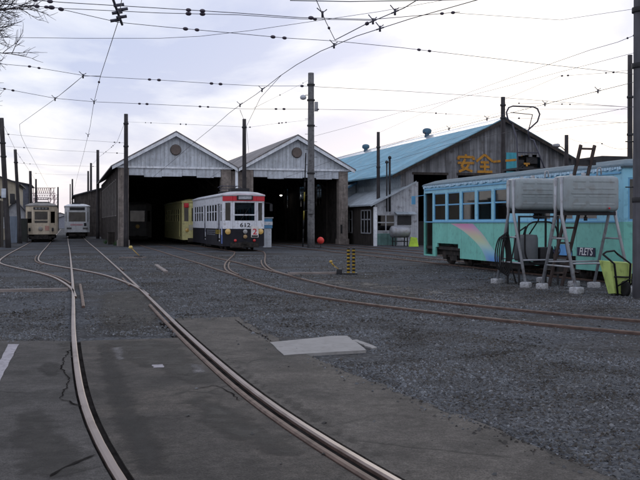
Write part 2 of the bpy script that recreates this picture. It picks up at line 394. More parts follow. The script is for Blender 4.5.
# ------------------------------------------------------------------ ground
def ground_mat():
    m = bpy.data.materials.new('gravel_ground'); m.use_nodes = True; g = m.node_tree; b = g.nodes['Principled BSDF']
    b.inputs['Roughness'].default_value = .95; b.inputs['Specular IOR Level'].default_value = .15
    tc = node(g, 'ShaderNodeTexCoord')
    def noise(sc, det=6, rough=.55, src=None):
        n = node(g, 'ShaderNodeTexNoise'); n.inputs['Scale'].default_value = sc; n.inputs['Detail'].default_value = det; n.inputs['Roughness'].default_value = rough
        g.links.new(src or tc.outputs['Object'], n.inputs['Vector']); return n.outputs['Fac']
    def ramp(f, stops):
        r = node(g, 'ShaderNodeValToRGB'); el = r.color_ramp.elements
        while len(el) < len(stops): el.new(.5)
        for x, (p, c) in zip(el, stops): x.position = p; x.color = (*c, 1)
        g.links.new(f, r.inputs['Fac']); return r.outputs['Color']
    def mix(f, a, bb, mode='MIX'):
        n = node(g, 'ShaderNodeMixRGB', blend_type=mode)
        for s, x in zip(('Fac', 'Color1', 'Color2'), (f, a, bb)):
            if isinstance(x, (int, float)): n.inputs[s].default_value = x
            elif isinstance(x, tuple): n.inputs[s].default_value = (*x, 1)
            else: g.links.new(x, n.inputs[s])
        return n.outputs['Color']
    vo = node(g, 'ShaderNodeTexVoronoi'); vo.inputs['Scale'].default_value = 34; g.links.new(tc.outputs['Object'], vo.inputs['Vector'])
    vs_ = node(g, 'ShaderNodeSeparateColor'); g.links.new(vo.outputs['Color'], vs_.inputs[0])
    stone = ramp(vs_.outputs[0], [(0, (.035, .039, .048)), (.55, (.085, .091, .102)), (.9, (.13, .14, .155)), (1, (.22, .23, .245))])
    dirt = ramp(noise(9), [(.3, (.035, .032, .030)), (.7, (.075, .069, .062))])
    f1 = ramp(noise(.32, 7, .62), [(.44, (0, 0, 0)), (.62, (1, 1, 1))])
    col = mix(f1, stone, dirt)
    f2 = ramp(noise(.9, 8, .6), [(.5, (0, 0, 0)), (.68, (1, 1, 1))])
    col = mix(.75, col, mix(f2, (1, 1, 1), (.42, .41, .42)), 'MULTIPLY')
    # brown grime close along the rails is laid by its own sheets; fine speckle here
    sp_ = ramp(noise(130, 2), [(.35, (.6, .6, .6)), (.7, (1.2, 1.2, 1.2))])
    col = mix(.6, col, sp_, 'MULTIPLY')
    g.links.new(col, b.inputs['Base Color'])
    bp = node(g, 'ShaderNodeBump'); bp.inputs['Strength'].default_value = .9; bp.inputs['Distance'].default_value = .03
    g.links.new(vo.outputs['Distance'], bp.inputs['Height'])
    g.links.new(bp.outputs['Normal'], b.inputs['Normal'])
    return m
gb = MB(); xs = [-900, -300, -120]+[x*6 for x in range(-15, 16)]+[120, 300, 900]; ys = [-60, -20]+[y*6 for y in range(-2, 25)]+[200, 400, 1000, 2200]
for x in xs:
    for y in ys: gb.v.append((x, y, 0))
n_ = len(ys)
for i in range(len(xs)-1):
    for j in range(n_-1): gb.f.append((i*n_+j, (i+1)*n_+j, (i+1)*n_+j+1, i*n_+j+1)); gb.m.append(0); gb.sm.append(False)
tag(gb.build('ground', ground_mat()), 'dark blue-grey gravel yard around the tram tracks', None, None, 'structure')

# tarmac crossing: three ragged sheets around the two rails
def sheet_mat(name, base, dark, crack=True, warm=(.074, .068, .066), lo=.45, hi=.66):
    m = bpy.data.materials.new(name); m.use_nodes = True; g = m.node_tree; b = g.nodes['Principled BSDF']
    b.inputs['Roughness'].default_value = .8; b.inputs['Specular IOR Level'].default_value = .25
    tc = node(g, 'ShaderNodeTexCoord')
    def noise(sc, det=8, ro=.6, dist=0):
        n = node(g, 'ShaderNodeTexNoise'); n.inputs['Scale'].default_value = sc; n.inputs['Detail'].default_value = det; n.inputs['Roughness'].default_value = ro
        n.inputs['Distortion'].default_value = dist
        g.links.new(tc.outputs['Object'], n.inputs['Vector']); return n.outputs['Fac']
    def ramp(f, stops):
        r = node(g, 'ShaderNodeValToRGB'); el = r.color_ramp.elements
        while len(el) < len(stops): el.new(.5)
        for x, (p, c) in zip(el, stops): x.position = p; x.color = (*c, 1)
        g.links.new(f, r.inputs['Fac']); return r.outputs['Color']
    def mul(f, a, bb):
        n = node(g, 'ShaderNodeMixRGB', blend_type='MULTIPLY'); n.inputs['Fac'].default_value = f
        g.links.new(a, n.inputs['Color1']); g.links.new(bb, n.inputs['Color2']); return n.outputs['Color']
    if name.startswith('tarmac'): base, dark, warm = (tuple(c*.84 for c in q) for q in (base, dark, warm))
    col = ramp(noise(.55, 9, .62, .4), [(.32, dark), (lo, base), (hi, warm), (.8, tuple(c*1.25 for c in warm))])
    col = mul(.85, col, ramp(noise(2.2, 12, .75), [(.37, (.40, .40, .41)), (.6, (1.16, 1.16, 1.16))]))
    col = mul(.85, col, ramp(noise(14, 8, .75), [(.38, (.55, .54, .53)), (.6, (1.15, 1.15, 1.15))]))
    col = mul(.8, col, ramp(noise(95, 2), [(.40, (.5, .5, .5)), (.6, (1.4, 1.4, 1.4))]))
    if crack:
        dn = node(g, 'ShaderNodeTexNoise'); dn.inputs['Scale'].default_value = 2.0; dn.inputs['Detail'].default_value = 6
        g.links.new(tc.outputs['Object'], dn.inputs['Vector'])
        vm = node(g, 'ShaderNodeMixRGB'); vm.inputs['Fac'].default_value = .22
        g.links.new(tc.outputs['Object'], vm.inputs['Color1']); g.links.new(dn.outputs['Color'], vm.inputs['Color2'])
        v = node(g, 'ShaderNodeTexVoronoi', feature='DISTANCE_TO_EDGE'); v.inputs['Scale'].default_value = .62
        g.links.new(vm.outputs['Color'], v.inputs['Vector'])
        cm = ramp(v.outputs['Distance'], [(0, (.28, .28, .28)), (.012, (1, 1, 1))])
        gate = ramp(noise(.5, 3), [(.48, (0, 0, 0)), (.56, (1, 1, 1))])
        cg = node(g, 'ShaderNodeMixRGB'); cg.inputs['Color1'].default_value = (1, 1, 1, 1)
        g.links.new(gate, cg.inputs['Fac']); g.links.new(cm, cg.inputs['Color2'])
        col = mul(1, col, cg.outputs['Color'])
    g.links.new(col, b.inputs['Base Color'])
    bp = node(g, 'ShaderNodeBump'); bp.inputs['Strength'].default_value = .6; bp.inputs['Distance'].default_value = .012
    g.links.new(noise(45, 8), bp.inputs['Height']); g.links.new(bp.outputs['Normal'], b.inputs['Normal'])
    return m
M_tarL = sheet_mat('tarmac', (.064, .060, .058), (.025, .024, .024))
M_tarM = sheet_mat('tarmac_between_rails', (.060, .053, .048), (.021, .019, .019), True, (.084, .072, .062), .5, .62)
M_tarR = sheet_mat('tarmac_apron', (.082, .073, .066), (.042, .039, .037), True, (.100, .088, .078))
def ragged(pts, amp=.05, step=.18):
    out = []
    for i, p in enumerate(pts):
        q = pts[(i+1) % len(pts)]; p, q = Vector(p), Vector(q); L = (q-p).length; n = max(1, int(L/step))
        for k in range(n):
            t = k/n; a = p.lerp(q, t); d = (q-p).normalized()
            w = amp*(R()-.5)*2 if k else 0
            out.append((a.x-d.y*w, a.y+d.x*w))
    return out
def sheet(name, poly, z0, z1, m, label=None, kind='structure'):
    import bmesh
    bm = bmesh.new(); vs = [bm.verts.new((x, y, z1)) for x, y in poly]; f = bm.faces.new(vs)
    r = bmesh.ops.extrude_face_region(bm, geom=[f])
    for v in [v for v in r['geom'] if isinstance(v, bmesh.types.BMVert)]: v.co.z = z0
    bmesh.ops.recalc_face_normals(bm, faces=bm.faces[:]); bmesh.ops.triangulate(bm, faces=[f for f in bm.faces if len(f.verts) > 4])
    me = bpy.data.meshes.new(name); bm.to_mesh(me); bm.free(); me.materials.append(m)
    o = bpy.data.objects.new(name, me); COL.objects.link(o); o['kind'] = kind
    if label: o['label'] = label
    return o
Lr = [(p.x, p.y) for p in offset(A, -GA/2-.05) if -2.5 < p.y < 11.4]
Rr = [(p.x, p.y) for p in offset(A, GA/2+.065) if -2.5 < p.y < 13.6]
Ml = [(p.x, p.y) for p in offset(A, -GA/2+.075) if -2.5 < p.y < 11.5]
Mr = [(p.x, p.y) for p in offset(A, GA/2-.155) if -2.5 < p.y < 11.4]
tarL = sheet('tarmac_crossing', Lr+ragged([Lr[-1], (-5.2, 10.95), (-9.5, 10.0)], .04)[:-6]+[(-9.5, 10.0), (-9.5, -2.5)], -.05, .030, M_tarL, 'cracked dark tarmac left of the foreground rails')
tarM = sheet('tarmac_infill', Ml+ragged([Ml[-1], Mr[-1]], .03)[1:5]+Mr[::-1], -.05, .024, M_tarM, 'dark oily tarmac infill between the foreground rails')
redge = ragged([Rr[-1], (-1.25, 13.75), (-.72, 11.7), (-.05, 9.6), (.7, 7.6), (1.4, 5.85), (1.75, 5.0), (3.6, 1), (5, -2.5)], .045)
k_ = min(range(len(redge)), key=lambda i: abs(redge[i][0]-5)+abs(redge[i][1]+2.5))
tarR = sheet('tarmac_apron', redge[:k_+1]+Rr, -.05, .028, M_tarR, 'brownish tarmac strip right of the foreground rails')
# grime in the flangeways and worn dirt paths
M_grime = mat('oily_grime', (.022, .020, .019), 1.0, var=.5, scale=5, bump=.4, bscale=60, spec=0.0)
for o_, nm in ((-GA/2, 'left'), (GA/2-.07, 'right')):
    ln = [p for p in offset(A, o_) if -2.4 < p.y < (11.0 if nm == 'left' else 13.2)]
    e1 = [(p.x+.16+.03*R(), p.y) for p in ln]; e0 = [(p.x-.13-.03*R(), p.y) for p in ln]
    sheet('flangeway_dirt', e1+e0[::-1], -.05, .012, M_grime, 'black oily dirt in the %s rail groove' % nm)
M_path = sheet_mat('worn_earth', (.085, .080, .078), (.045, .043, .044), False, (.115, .107, .10))
def alpha_edges(m):
    """break a thin dirt layer up so that the gravel shows through"""
    g = m.node_tree; b = g.nodes['Principled BSDF']; tc = node(g, 'ShaderNodeTexCoord')
    n = node(g, 'ShaderNodeTexNoise'); n.inputs['Scale'].default_value = 3; n.inputs['Detail'].default_value = 10; n.inputs['Roughness'].default_value = .75
    g.links.new(tc.outputs['Object'], n.inputs['Vector'])
    r = node(g, 'ShaderNodeValToRGB'); r.color_ramp.elements[0].position = .47; r.color_ramp.elements[1].position = .55
    g.links.new(n.outputs['Fac'], r.inputs['Fac']); g.links.new(r.outputs['Color'], b.inputs['Alpha'])
alpha_edges(M_path)
pl_ = catmull([tuple(at(322, 281, 1320/58.5)[:2]), tuple(at(400, 289, 1320/66.5)[:2]), tuple(at(500, 300, 1320/77.5)[:2]), tuple(at(655, 313, 1320/90.5)[:2])])
e1, e0 = offset(pl_, .55), offset(pl_, -.5)
sheet('dirt_path', [(p.x+.2*(R()-.5), p.y+.2*(R()-.5)) for p in e1]+[(p.x+.2*(R()-.5), p.y+.2*(R()-.5)) for p in e0[::-1]], .001, .007, M_path, 'worn pale earth path between the curved track and the teal tram')

def alpha_stain(name, col, lo, hi, sc, top=.85):
    """thin film whose cover comes from a noise and from the painted weight of its vertices (0 at the rim)"""
    m = mat(name, col, .75, var=.4, scale=6)
    g = m.node_tree; b = g.nodes['Principled BSDF']; tc = node(g, 'ShaderNodeTexCoord')
    n = node(g, 'ShaderNodeTexNoise'); n.inputs['Scale'].default_value = sc; n.inputs['Detail'].default_value = 10; n.inputs['Roughness'].default_value = .7
    g.links.new(tc.outputs['Object'], n.inputs['Vector'])
    vc = node(g, 'ShaderNodeVertexColor'); vc.layer_name = 'cover'
    ad = node(g, 'ShaderNodeMath', operation='MULTIPLY_ADD'); ad.inputs[1].default_value = .42; g.links.new(vc.outputs['Color'], ad.inputs[0]); g.links.new(n.outputs['Fac'], ad.inputs[2])
    r = node(g, 'ShaderNodeValToRGB'); r.color_ramp.elements[0].position = lo; r.color_ramp.elements[1].position = hi
    r.color_ramp.elements[1].color = (top, top, top, 1)
    g.links.new(ad.outputs[0], r.inputs['Fac']); g.links.new(r.outputs['Color'], b.inputs['Alpha']); return m
M_stain = alpha_stain('oil_stain', (.012, .011, .011), .58, 1.0, 3.4, .8)
M_stain2 = alpha_stain('oil_stain_worn', (.025, .023, .021), .66, .98, 4.0)
M_pale = alpha_stain('dried_spill', (.13, .125, .13), .66, 1.0, 6.0)
def gp(px, py): v = at(px, py, 1320/(py-HOR)); return (v.x, v.y)
def stain(px_pts, z, m, label, name='oil_stain', amp=.03, d=.22, hard=0):
    """hard = how many last points lie along a rail, where the film may end sharply"""
    P = [Vector(gp(*q)) for q in px_pts]; N = len(P)
    x0, x1 = min(p.x for p in P), max(p.x for p in P); y0, y1 = min(p.y for p in P), max(p.y for p in P)
    def inside(x, y):
        c = False
        for a, b in zip(P, P[1:]+P[:1]):
            if (a.y > y) != (b.y > y) and x < (b.x-a.x)*(y-a.y)/(b.y-a.y)+a.x: c = not c
        return c
    def dist(x, y):
        best = 9; q = Vector((x, y))
        for k in range(N-hard if hard else N):
            a, b = P[k], P[(k+1) % N]; e_ = b-a; t_ = max(0, min(1, (q-a).dot(e_)/e_.length_squared)); best = min(best, (a+e_*t_-q).length)
        return best
    st = max(.03, min(.08, (x1-x0)/10)); nx, ny = int((x1-x0)/st)+2, int((y1-y0)/st)+2
    vs, cv = [], []
    for iy in range(ny):
        for ix in range(nx):
            x, y = x0+ix*st, y0+iy*st; vs.append((x, y, z)); cv.append(min(1, dist(x, y)/d) if inside(x, y) else 0)
    fs = []
    for iy in range(ny-1):
        for ix in range(nx-1):
            q = (iy*nx+ix, iy*nx+ix+1, (iy+1)*nx+ix+1, (iy+1)*nx+ix)
            if max(cv[k] for k in q) > 0: fs.append(q)
    me = bpy.data.meshes.new(name); me.from_pydata(vs, [], fs); me.materials.append(m)
    ca = me.color_attributes.new('cover', 'FLOAT_COLOR', 'POINT')
    for k, c in enumerate(cv): ca.data[k].color = (c, c, c, 1)
    o = bpy.data.objects.new(name, me); COL.objects.link(o); return tag(o, label, None, None, 'structure')
stain([(93, 346), (112, 345), (128, 380), (142, 410), (160, 440), (180, 482), (139, 482), (126, 462), (113, 437), (103, 405), (97, 366)], .0265, M_stain, 'dark oil stain along the inner side of the left foreground rail', d=.10)
stain([(95, 342), (180, 341), (205, 362), (225, 385), (190, 392), (140, 372), (105, 360)], .0268, M_stain2, 'patchy oil stain at the back of the tarmac infill')
stain([(170, 400), (215, 395), (300, 440), (330, 470), (250, 460), (190, 430)], .0271, M_stain2, 'worn dark patch in the middle of the tarmac infill')
stain([(34, 372), (44, 364), (60, 365), (66, 372), (58, 380), (42, 381)], .0335, M_stain, 'small dark oil blot on the left tarmac', d=.1)
stain([(52, 345), (74, 343), (80, 372), (84, 395), (72, 380), (62, 360)], .0332, M_stain2, 'dark streak outside the left foreground rail', d=.12)
stain([(0, 420), (50, 400), (96, 450), (104, 490), (20, 490), (0, 480)], .0334, M_stain2, 'broad worn patch at the lower left of the tarmac')
stain([(222, 360), (248, 385), (289, 412), (331, 437), (407, 481), (424, 481), (348, 436), (303, 408), (262, 384), (236, 362)], .0305, M_stain2, 'dark greasy strip outside the right foreground rail', amp=.015, d=.06)
stain([(108, 350), (125, 348), (128, 362), (113, 366)], .0275, M_pale, 'pale dried spill near the back edge of the tarmac infill', 'dried_spill', d=.08)
stain([(186, 366), (206, 366), (210, 378), (190, 376)], .0277, M_pale, 'pale dried spill beside the guard rail', 'dried_spill', d=.08)
stain([(100, 292), (150, 290), (170, 318), (150, 338), (100, 338), (88, 315)], .006, M_stain2, 'dark oil-soaked gravel between the straight rails')
def crack(px_pts, z, w, label):
    P = [Vector(gp(*q)) for q in px_pts]; L_, R_ = [], []; line = []
    for a, b in zip(P, P[1:]):
        n = max(2, int((b-a).length/.06))
        for k in range(n): line.append(a.lerp(b, k/n)+Vector((R()-.5, R()-.5))*.03)
    line.append(P[-1])
    for i, p in enumerate(line):
        d = (line[min(i+1, len(line)-1)]-line[max(i-1, 0)]).normalized(); h = w*(.35+.9*R())*(.3 if i in (0, len(line)-1) else 1)
        L_.append((p.x-d.y*h, p.y+d.x*h)); R_.append((p.x+d.y*h, p.y-d.x*h))
    mb = MB()
    for i in range(len(line)-1): mb.add([(*R_[i], z), (*R_[i+1], z), (*L_[i+1], z), (*L_[i], z)], [(0, 1, 2, 3)])
    return tag(mb.build('tarmac_crack', M_grime), label, None, None, 'structure')
crack([(71, 351), (64, 362), (62, 371), (69, 383), (66, 392), (60, 403)], .0362, .007, 'wandering crack left of the left foreground rail')
crack([(60, 403), (72, 407), (85, 411)], .0366, .009, 'short crack joining the wandering crack to the rail')
crack([(50, 482), (72, 470), (96, 460)], .0362, .012, 'crack at the lower left of the tarmac')
crack([(196, 392), (214, 388), (232, 396), (240, 404)], .0288, .007, 'fine crack beside the guard rail')
crack([(236, 322), (250, 333), (262, 337), (272, 344)], .0325, .008, 'crack across the apron behind the slab')
# concrete slab lying on the gravel, painted strip, small bits
M_slab = mat('slab_concrete', (.25, .243, .238), .9, var=.10, scale=5, bump=.1, dirt=(.2, .19, .185), dirt_amt=.35)
def gp(px, py): v = at(px, py, 1320/(py-HOR)); return (v.x, v.y)
sl_ = [gp(270, 345), gp(331, 338.5), gp(347, 338.2), gp(366, 353), gp(284, 358)]
o = sheet('concrete_slab', ragged(sl_, .012, .2), -.02, .034, M_slab, kind=None); 
del o['kind']; tag(o, 'pale concrete cover slab set in the gravel beside the tarmac', 'slab')
o = sheet('concrete_fragment', ragged([gp(352, 341.5), gp(357, 341), gp(377, 349), gp(372, 350)], .02, .1), -.02, .02, M_slab, kind=None)
del o['kind']; tag(o, 'broken pale concrete strip along the right edge of the slab', 'concrete piece')
M_line = mat('road_paint', (.30, .285, .31), .8, var=.15, scale=8, dirt=(.15, .14, .15), dirt_amt=.3)
o = sheet('painted_line', ragged([gp(8, 347), gp(19, 347), gp(-14, 410), gp(-22, 410)], .006), .031, .035, M_line, 'worn white painted line on the tarmac at the left edge')
o = sheet('chalk_patch', ragged([gp(152, 367.5), gp(163, 367), gp(164, 370), gp(153, 370.5)], .015, .04), .025, .029, M_line, 'small pale paint blot on the tarmac between the rails')
# planks covering point rods
M_plank = mat('bleached_plank', (.25, .215, .20), .85, streak=.3, grain=(1.5, 12, 12), var=.2)
def plank(px0, py0, px1, py1, w, h, label, ext=0):
    a, b = gp(px0, py0), gp(px1, py1); mb = MB(); d = (Vector(b)-Vector(a)).normalized()*ext
    mb.bar((a[0]-d.x, a[1]-d.y, h/2-.005), (b[0], b[1], h/2-.005), w, h)
    return tag(mb.build('rod_cover', M_plank), label, 'rod cover')
plank(0, 292.3, 68, 291, .17, .07, 'long pale rod cover reaching the left rail of the straight track', 3)
plank(288, 274.8, 340, 274, .16, .07, 'pale rod cover ending at the black and yellow striped posts')
plank(119, 258.4, 146, 258, .14, .06, 'short pale rod cover in front of the left shed')
plank(156, 265.5, 166, 272.5, .12, .05, 'single short plank lying loose on open gravel')

# loose stones: one mass
def stones():
    mb_v, mb_f = [], []
    base = [(1,0,0),(0,1,0),(-1,0,0),(0,-1,0),(0,0,1),(.6,.6,.55)]
    rail_pts = []
    for l in (A, Ct): 
        for s_ in (-GA/2, GA/2): rail_pts += [(p.x, p.y) for p in offset(l, s_) if p.y < 30]
    cell = {}
    for x, y in rail_pts: cell.setdefault((int(x//.5), int(y//.5)), []).append((x, y))
    def near_rail(x, y):
        cx_, cy_ = int(x//.5), int(y//.5)
        for i in (-1, 0, 1):
            for j in (-1, 0, 1):
                for a, b in cell.get((cx_+i, cy_+j), ()):
                    if (a-x)**2+(b-y)**2 < .0049*6: return True
        return False
    def axc(y):  # track A centre
        for i in range(len(A)-1):
            if A[i].y <= y <= A[i+1].y:
                t = (y-A[i].y)/(A[i+1].y-A[i].y+1e-9); return A[i].x+(A[i+1].x-A[i].x)*t
        return 0
    axt = [axc(k*.1) for k in range(0, 420)]
    def redge_x(y):
        P = [(-1.25, 13.75), (-.72, 11.7), (-.05, 9.6), (.7, 7.6), (1.4, 5.85), (1.75, 5.0), (3.6, 1)]
        for (x1, y1), (x2, y2) in zip(P, P[1:]):
            if y2 <= y <= y1: return x1+(x2-x1)*(y1-y)/(y1-y2)
        return 1e9
    rs = random.Random(3)
    def scatter(n, y0, y1, smin, smax):
        for _ in range(n):
            y = (y0**2+(y1**2-y0**2)*rs.random())**.5; hw = y*.372+.3; x = (rs.random()*2-1)*hw
            a = axt[int(y*10)]
            if y < 13.7 and a-.8 < x < redge_x(y)-.03: 
                if not (y > 11.45 and x < a+.7) and not (rs.random() < .10 and (redge_x(y)-x < .22 or (x < a+.6 and y > 11.1) or y > 13.3)) and rs.random() > .003: continue
            if y < 11.1 and x <= a and rs.random() > (.08 if y > 10.75 and x < a-.8 else .002): continue
            if abs(abs(x-a)-GA/2) < .13 and y < 40: continue
            if y < 30 and near_rail(x, y): continue
            cxp, cyp = x, y
            px, py = 320+F*x/y, HOR+1320/y
            if 268 < px < 368 and 337 < py < 359 and rs.random() > .02: continue
            # worn, thinner patches
            pn = math.sin(x*.9+y*.33)+math.sin(x*.37-y*.61+1.3)+.6*math.sin(x*2.1+y*1.3)
            if pn > .9 and rs.random() < .85: continue
            if y > 11 and x > a-.7 and x < a+.75 and y < 24 and rs.random() < .6: continue
            s = smin+(smax-smin)*rs.random()**2.2
            an = rs.random()*6.283; c_, s_ = math.cos(an), math.sin(an); e = .6+.5*rs.random(); hh = .45+.45*rs.random()
            b = len(mb_v); tz = (rs.random()-.5)*.5
            zb = .026 if (y < 13.7 and a-.8 < x < redge_x(y)) or (y < 11 and x <= a) else -.002
            for (bx, by, bz) in base:
                j = .75+.5*rs.random(); bx, by = bx*j*s, by*j*s*e
                mb_v.append((x+bx*c_-by*s_, y+bx*s_+by*c_, zb+(bz*hh*j+.18)*s+tz*bx if bz else zb+.12*s+tz*bx*.6))
            mb_f.extend([(b, b+1, b+5), (b, b+5, b+4), (b+1, b+4, b+5), (b+1, b+2, b+4), (b+2, b+3, b+4), (b+3, b, b+4)])
    scatter(95000, 5.0, 12.5, .007, .021)
    scatter(62000, 12.5, 22, .010, .026)
    scatter(22000, 22, 40, .016, .036)
    scatter(900, 5.0, 22, .022, .040)
    me = bpy.data.meshes.new('gravel'); me.from_pydata(mb_v, [], mb_f)
    m = bpy.data.materials.new('gravel_stone'); m.use_nodes = True; g = m.node_tree; b = g.nodes['Principled BSDF']
    b.inputs['Roughness'].default_value = .85; b.inputs['Specular IOR Level'].default_value = .2
    ge = node(g, 'ShaderNodeNewGeometry'); r = node(g, 'ShaderNodeValToRGB'); el = r.color_ramp.elements
    el[0].color = (.040, .043, .048, 1); el[1].color = (.24, .25, .265, 1)
    x = el.new(.5); x.color = (.104, .110, .118, 1); x = el.new(.93); x.color = (.152, .160, .172, 1); x = el.new(.15); x.color = (.078, .070, .062, 1)
    g.links.new(ge.outputs['Random Per Island'], r.inputs['Fac'])
    tc = node(g, 'ShaderNodeTexCoord'); out = r.outputs['Color']
    for sc, stops in ((.33, [(.38, (.62, .57, .50)), (.50, (.95, .95, .95)), (.64, (1.12, 1.13, 1.15))]), (1.3, [(.36, (.55, .52, .48)), (.5, (1, 1, 1))])):
        n = node(g, 'ShaderNodeTexNoise'); n.inputs['Scale'].default_value = sc; n.inputs['Detail'].default_value = 6; g.links.new(tc.outputs['Object'], n.inputs['Vector'])
        r2 = node(g, 'ShaderNodeValToRGB'); e2 = r2.color_ramp.elements
        while len(e2) < len(stops): e2.new(.5)
        for q, (p_, c_) in zip(e2, stops): q.position = p_; q.color = (*c_, 1)
        g.links.new(n.outputs['Fac'], r2.inputs['Fac'])
        mx = node(g, 'ShaderNodeMixRGB', blend_type='MULTIPLY'); mx.inputs['Fac'].default_value = 1
        g.links.new(out, mx.inputs['Color1']); g.links.new(r2.outputs['Color'], mx.inputs['Color2']); out = mx.outputs['Color']
    g.links.new(out, b.inputs['Base Color'])
    me.materials.append(m)
    o = bpy.data.objects.new('gravel', me); COL.objects.link(o)
    tag(o, 'loose blue-grey ballast stones covering the yard', None, None, 'stuff')
stones()

# ------------------------------------------------------------------ sheds
M_colm = mat('shed_column', (.26, .225, .205), .9, var=.3, streak=.4, grain=(8, 8, .6), dirt=(.12, .105, .095), dirt_amt=.35)
M_swall = mat('shed_boarding', (.075, .064, .06), .9, var=.35, streak=.5, grain=(9, 9, .5))
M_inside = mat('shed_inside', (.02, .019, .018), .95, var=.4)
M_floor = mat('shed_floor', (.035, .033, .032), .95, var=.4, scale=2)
def shed(label, s0, t0, D, holesL, holesR, left):
    root = thing('tram_shed', label, 'shed', W(s0, t0), TH)
    HW, EZ, OZ, AZ = 3.62, 5.05, 4.56, 7.34
    # columns at the mouth
    for sx in (-1, 1):
        mb = MB(); x0, x1 = (sx*2.98, sx*3.62) if sx > 0 else (-3.62, -2.98)
        mb.box(x0, x1, 0, .55, .35, 4.985); mb.box(x0-.06, x1+.06, -.08, .63, -.05, .38)
        for k in range(4): mb.box(x0+.14*k+.06, x0+.14*k+.075, -.012, 0, .4, OZ-.02)
        mb.build('column', M_colm, root)
    # fascia boards with an uneven lower edge
    mb = MB(); x = -2.96; i = 0
    while x < 2.95:
        w = min(.95+.35*((i*7) % 3)/2, 2.96-x); mb.box(x+.008, x+w-.008, .02+.004*(i % 2), .07, OZ-.03-.05*((i*5) % 3), 4.985); x += w; i += 1
    mb.build('fascia', M_gwhite, root)
    # gable: boards
    mb = MB(); pr = lambda x: 5.04+(AZ-.22-5.04)*(1-abs(x)/3.72)
    x = -3.6
    while x < 3.59:
        x1 = min(x+.24, 3.6)
        if x < 0 < x1: x1 = 0
        mb.prism([(x+.006, 5.0), (x1-.006, 5.0), (x1-.006, max(5.02, pr(x1))), (x+.006, max(5.02, pr(x)))], .0, .05)
        x = x1
    mb.prism([(-3.6, 5.0), (3.6, 5.0), (0, AZ-.26)], .052, .08)
    mb.build('gable', M_gwhite, root)
    mb = MB(); mb.box(-3.74, 3.74, -.07, .06, 4.99, 5.11); mb.build('gable_sill', M_trim, root)
    for sx in (-1, 1):
        mb = MB()
        poly = [(0, AZ+.0), (sx*4.02, 5.10), (sx*4.02, 4.86), (0, AZ-.27)]
        if sx > 0: poly = poly[::-1]
        mb.prism(poly, -.34, -.28); mb.build('bargeboard', M_trim, root)
    # round louvre
    v = MB(); v.lathe([(.34, -.06), (.36, -.03), (.36, .0), (.3, .0)], (0, -.02, 6.2), 24, 0, 'y')
    vo = v.build('gable_vent', mat('vent_frame', (.10, .085, .08), .8), root)
    v = MB()
    for k in range(-3, 4):
        zz = k*.085; hw = math.sqrt(max(0, .3**2-zz**2)); v.box(-hw, hw, -.11, -.085, 6.2+zz-.03, 6.2+zz+.03, 0)
    v.build('louvre', mat('vent_slat', (.16, .13, .12), .8), vo)
    # roof slabs
    for sx in (-1, 1):
        mb = MB(); poly = [(0, AZ+.07), (sx*4.1, 5.10), (sx*4.1, 5.02), (0, AZ-.02)]
        mb.prism(poly if sx < 0 else poly[::-1], -.36, D); mb.build('roof', M_steelroof, root)
    # side walls
    for sx, hs in ((-1, holesL), (1, holesR)):
        mb = MB()
        if sx < 0: mb.panel((-HW, D), (-HW, .552), 0, EZ, .1, [(D-h[1], D-h[0], h[2], h[3]) for h in hs])
        else: mb.panel((HW, .552), (HW, D), 0, EZ, .1, [(h[0]-.552, h[1]-.552, h[2], h[3]) for h in hs])
        if sx < 0:
            y = 1.0
            while y < D:
                if not any(h[0]-.1 < y < h[1]+.1 for h in hs): mb.box(-HW-.03, -HW-.001, y, y+.05, .05, EZ-.05)
                y += .42
        w = mb.build('wall', M_swall, root)
        for h in hs:
            f = MB(); xa, xb = (-HW-.04, -HW+.06) if sx < 0 else (HW-.06, HW+.04)
            f.box(xa, xb, h[0]-.06, h[0]+.03, h[2], h[3]); f.box(xa, xb, h[1]-.03, h[1]+.06, h[2], h[3])
            f.box(xa-.003, xb+.003, h[0]-.08, h[1]+.08, h[2]-.08, h[2]); f.box(xa-.003, xb+.003, h[0]-.08, h[1]+.08, h[3], h[3]+.08)
            m2 = (h[0]+h[1])/2; f.box(xa+.02, xb-.02, m2-.02, m2+.02, h[2], h[3])
            for q in (.33, .66): f.box(xa+.025, xb-.025, h[0], h[1], h[2]+(h[3]-h[2])*q-.018, h[2]+(h[3]-h[2])*q+.018)
            fo = f.build('window', mat('sash_paint', (.17, .155, .15), .8, var=.3), root)
            g = MB(); g.box((xa+xb)/2-.004, (xa+xb)/2+.004, h[0], h[1], h[2], h[3]); g.build('pane', M_pane, fo)
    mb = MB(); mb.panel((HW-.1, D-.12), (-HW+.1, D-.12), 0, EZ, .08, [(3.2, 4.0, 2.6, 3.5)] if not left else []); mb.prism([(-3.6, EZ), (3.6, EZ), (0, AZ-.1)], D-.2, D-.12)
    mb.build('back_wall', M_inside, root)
    # posts, trusses
    mb = MB(); y = 4.2
    while y < D-1:
        mb.box(-HW+.12, HW-.12, y, y+.16, 4.72, 4.98)
        for sx in (-1, 1):
            mb.box(sx*3.4-.09, sx*3.4+.09, y, y+.16, 0, 4.72)
            mb.bar((sx*3.35, y+.08, 3.9), (sx*2.4, y+.08, 4.72), .12, .12)
            mb.bar((sx*3.4, y+.08, 5.0), (0, y+.08, AZ-.2), .12, .14)
        mb.box(-.07, .07, y, y+.16, 4.98, AZ-.25)
        y += 4.2
    mb.build('roof_frame', M_dwood, root)
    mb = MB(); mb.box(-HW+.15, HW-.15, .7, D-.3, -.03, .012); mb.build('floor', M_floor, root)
    return root
hl = [(2.0+2.1*i, 2.85+2.1*i, 2.0, 4.3) for i in range(12)]
sh1 = shed('left tram shed with white boarded gable and row of tall side windows', 0, 0, 28, hl, [], True)
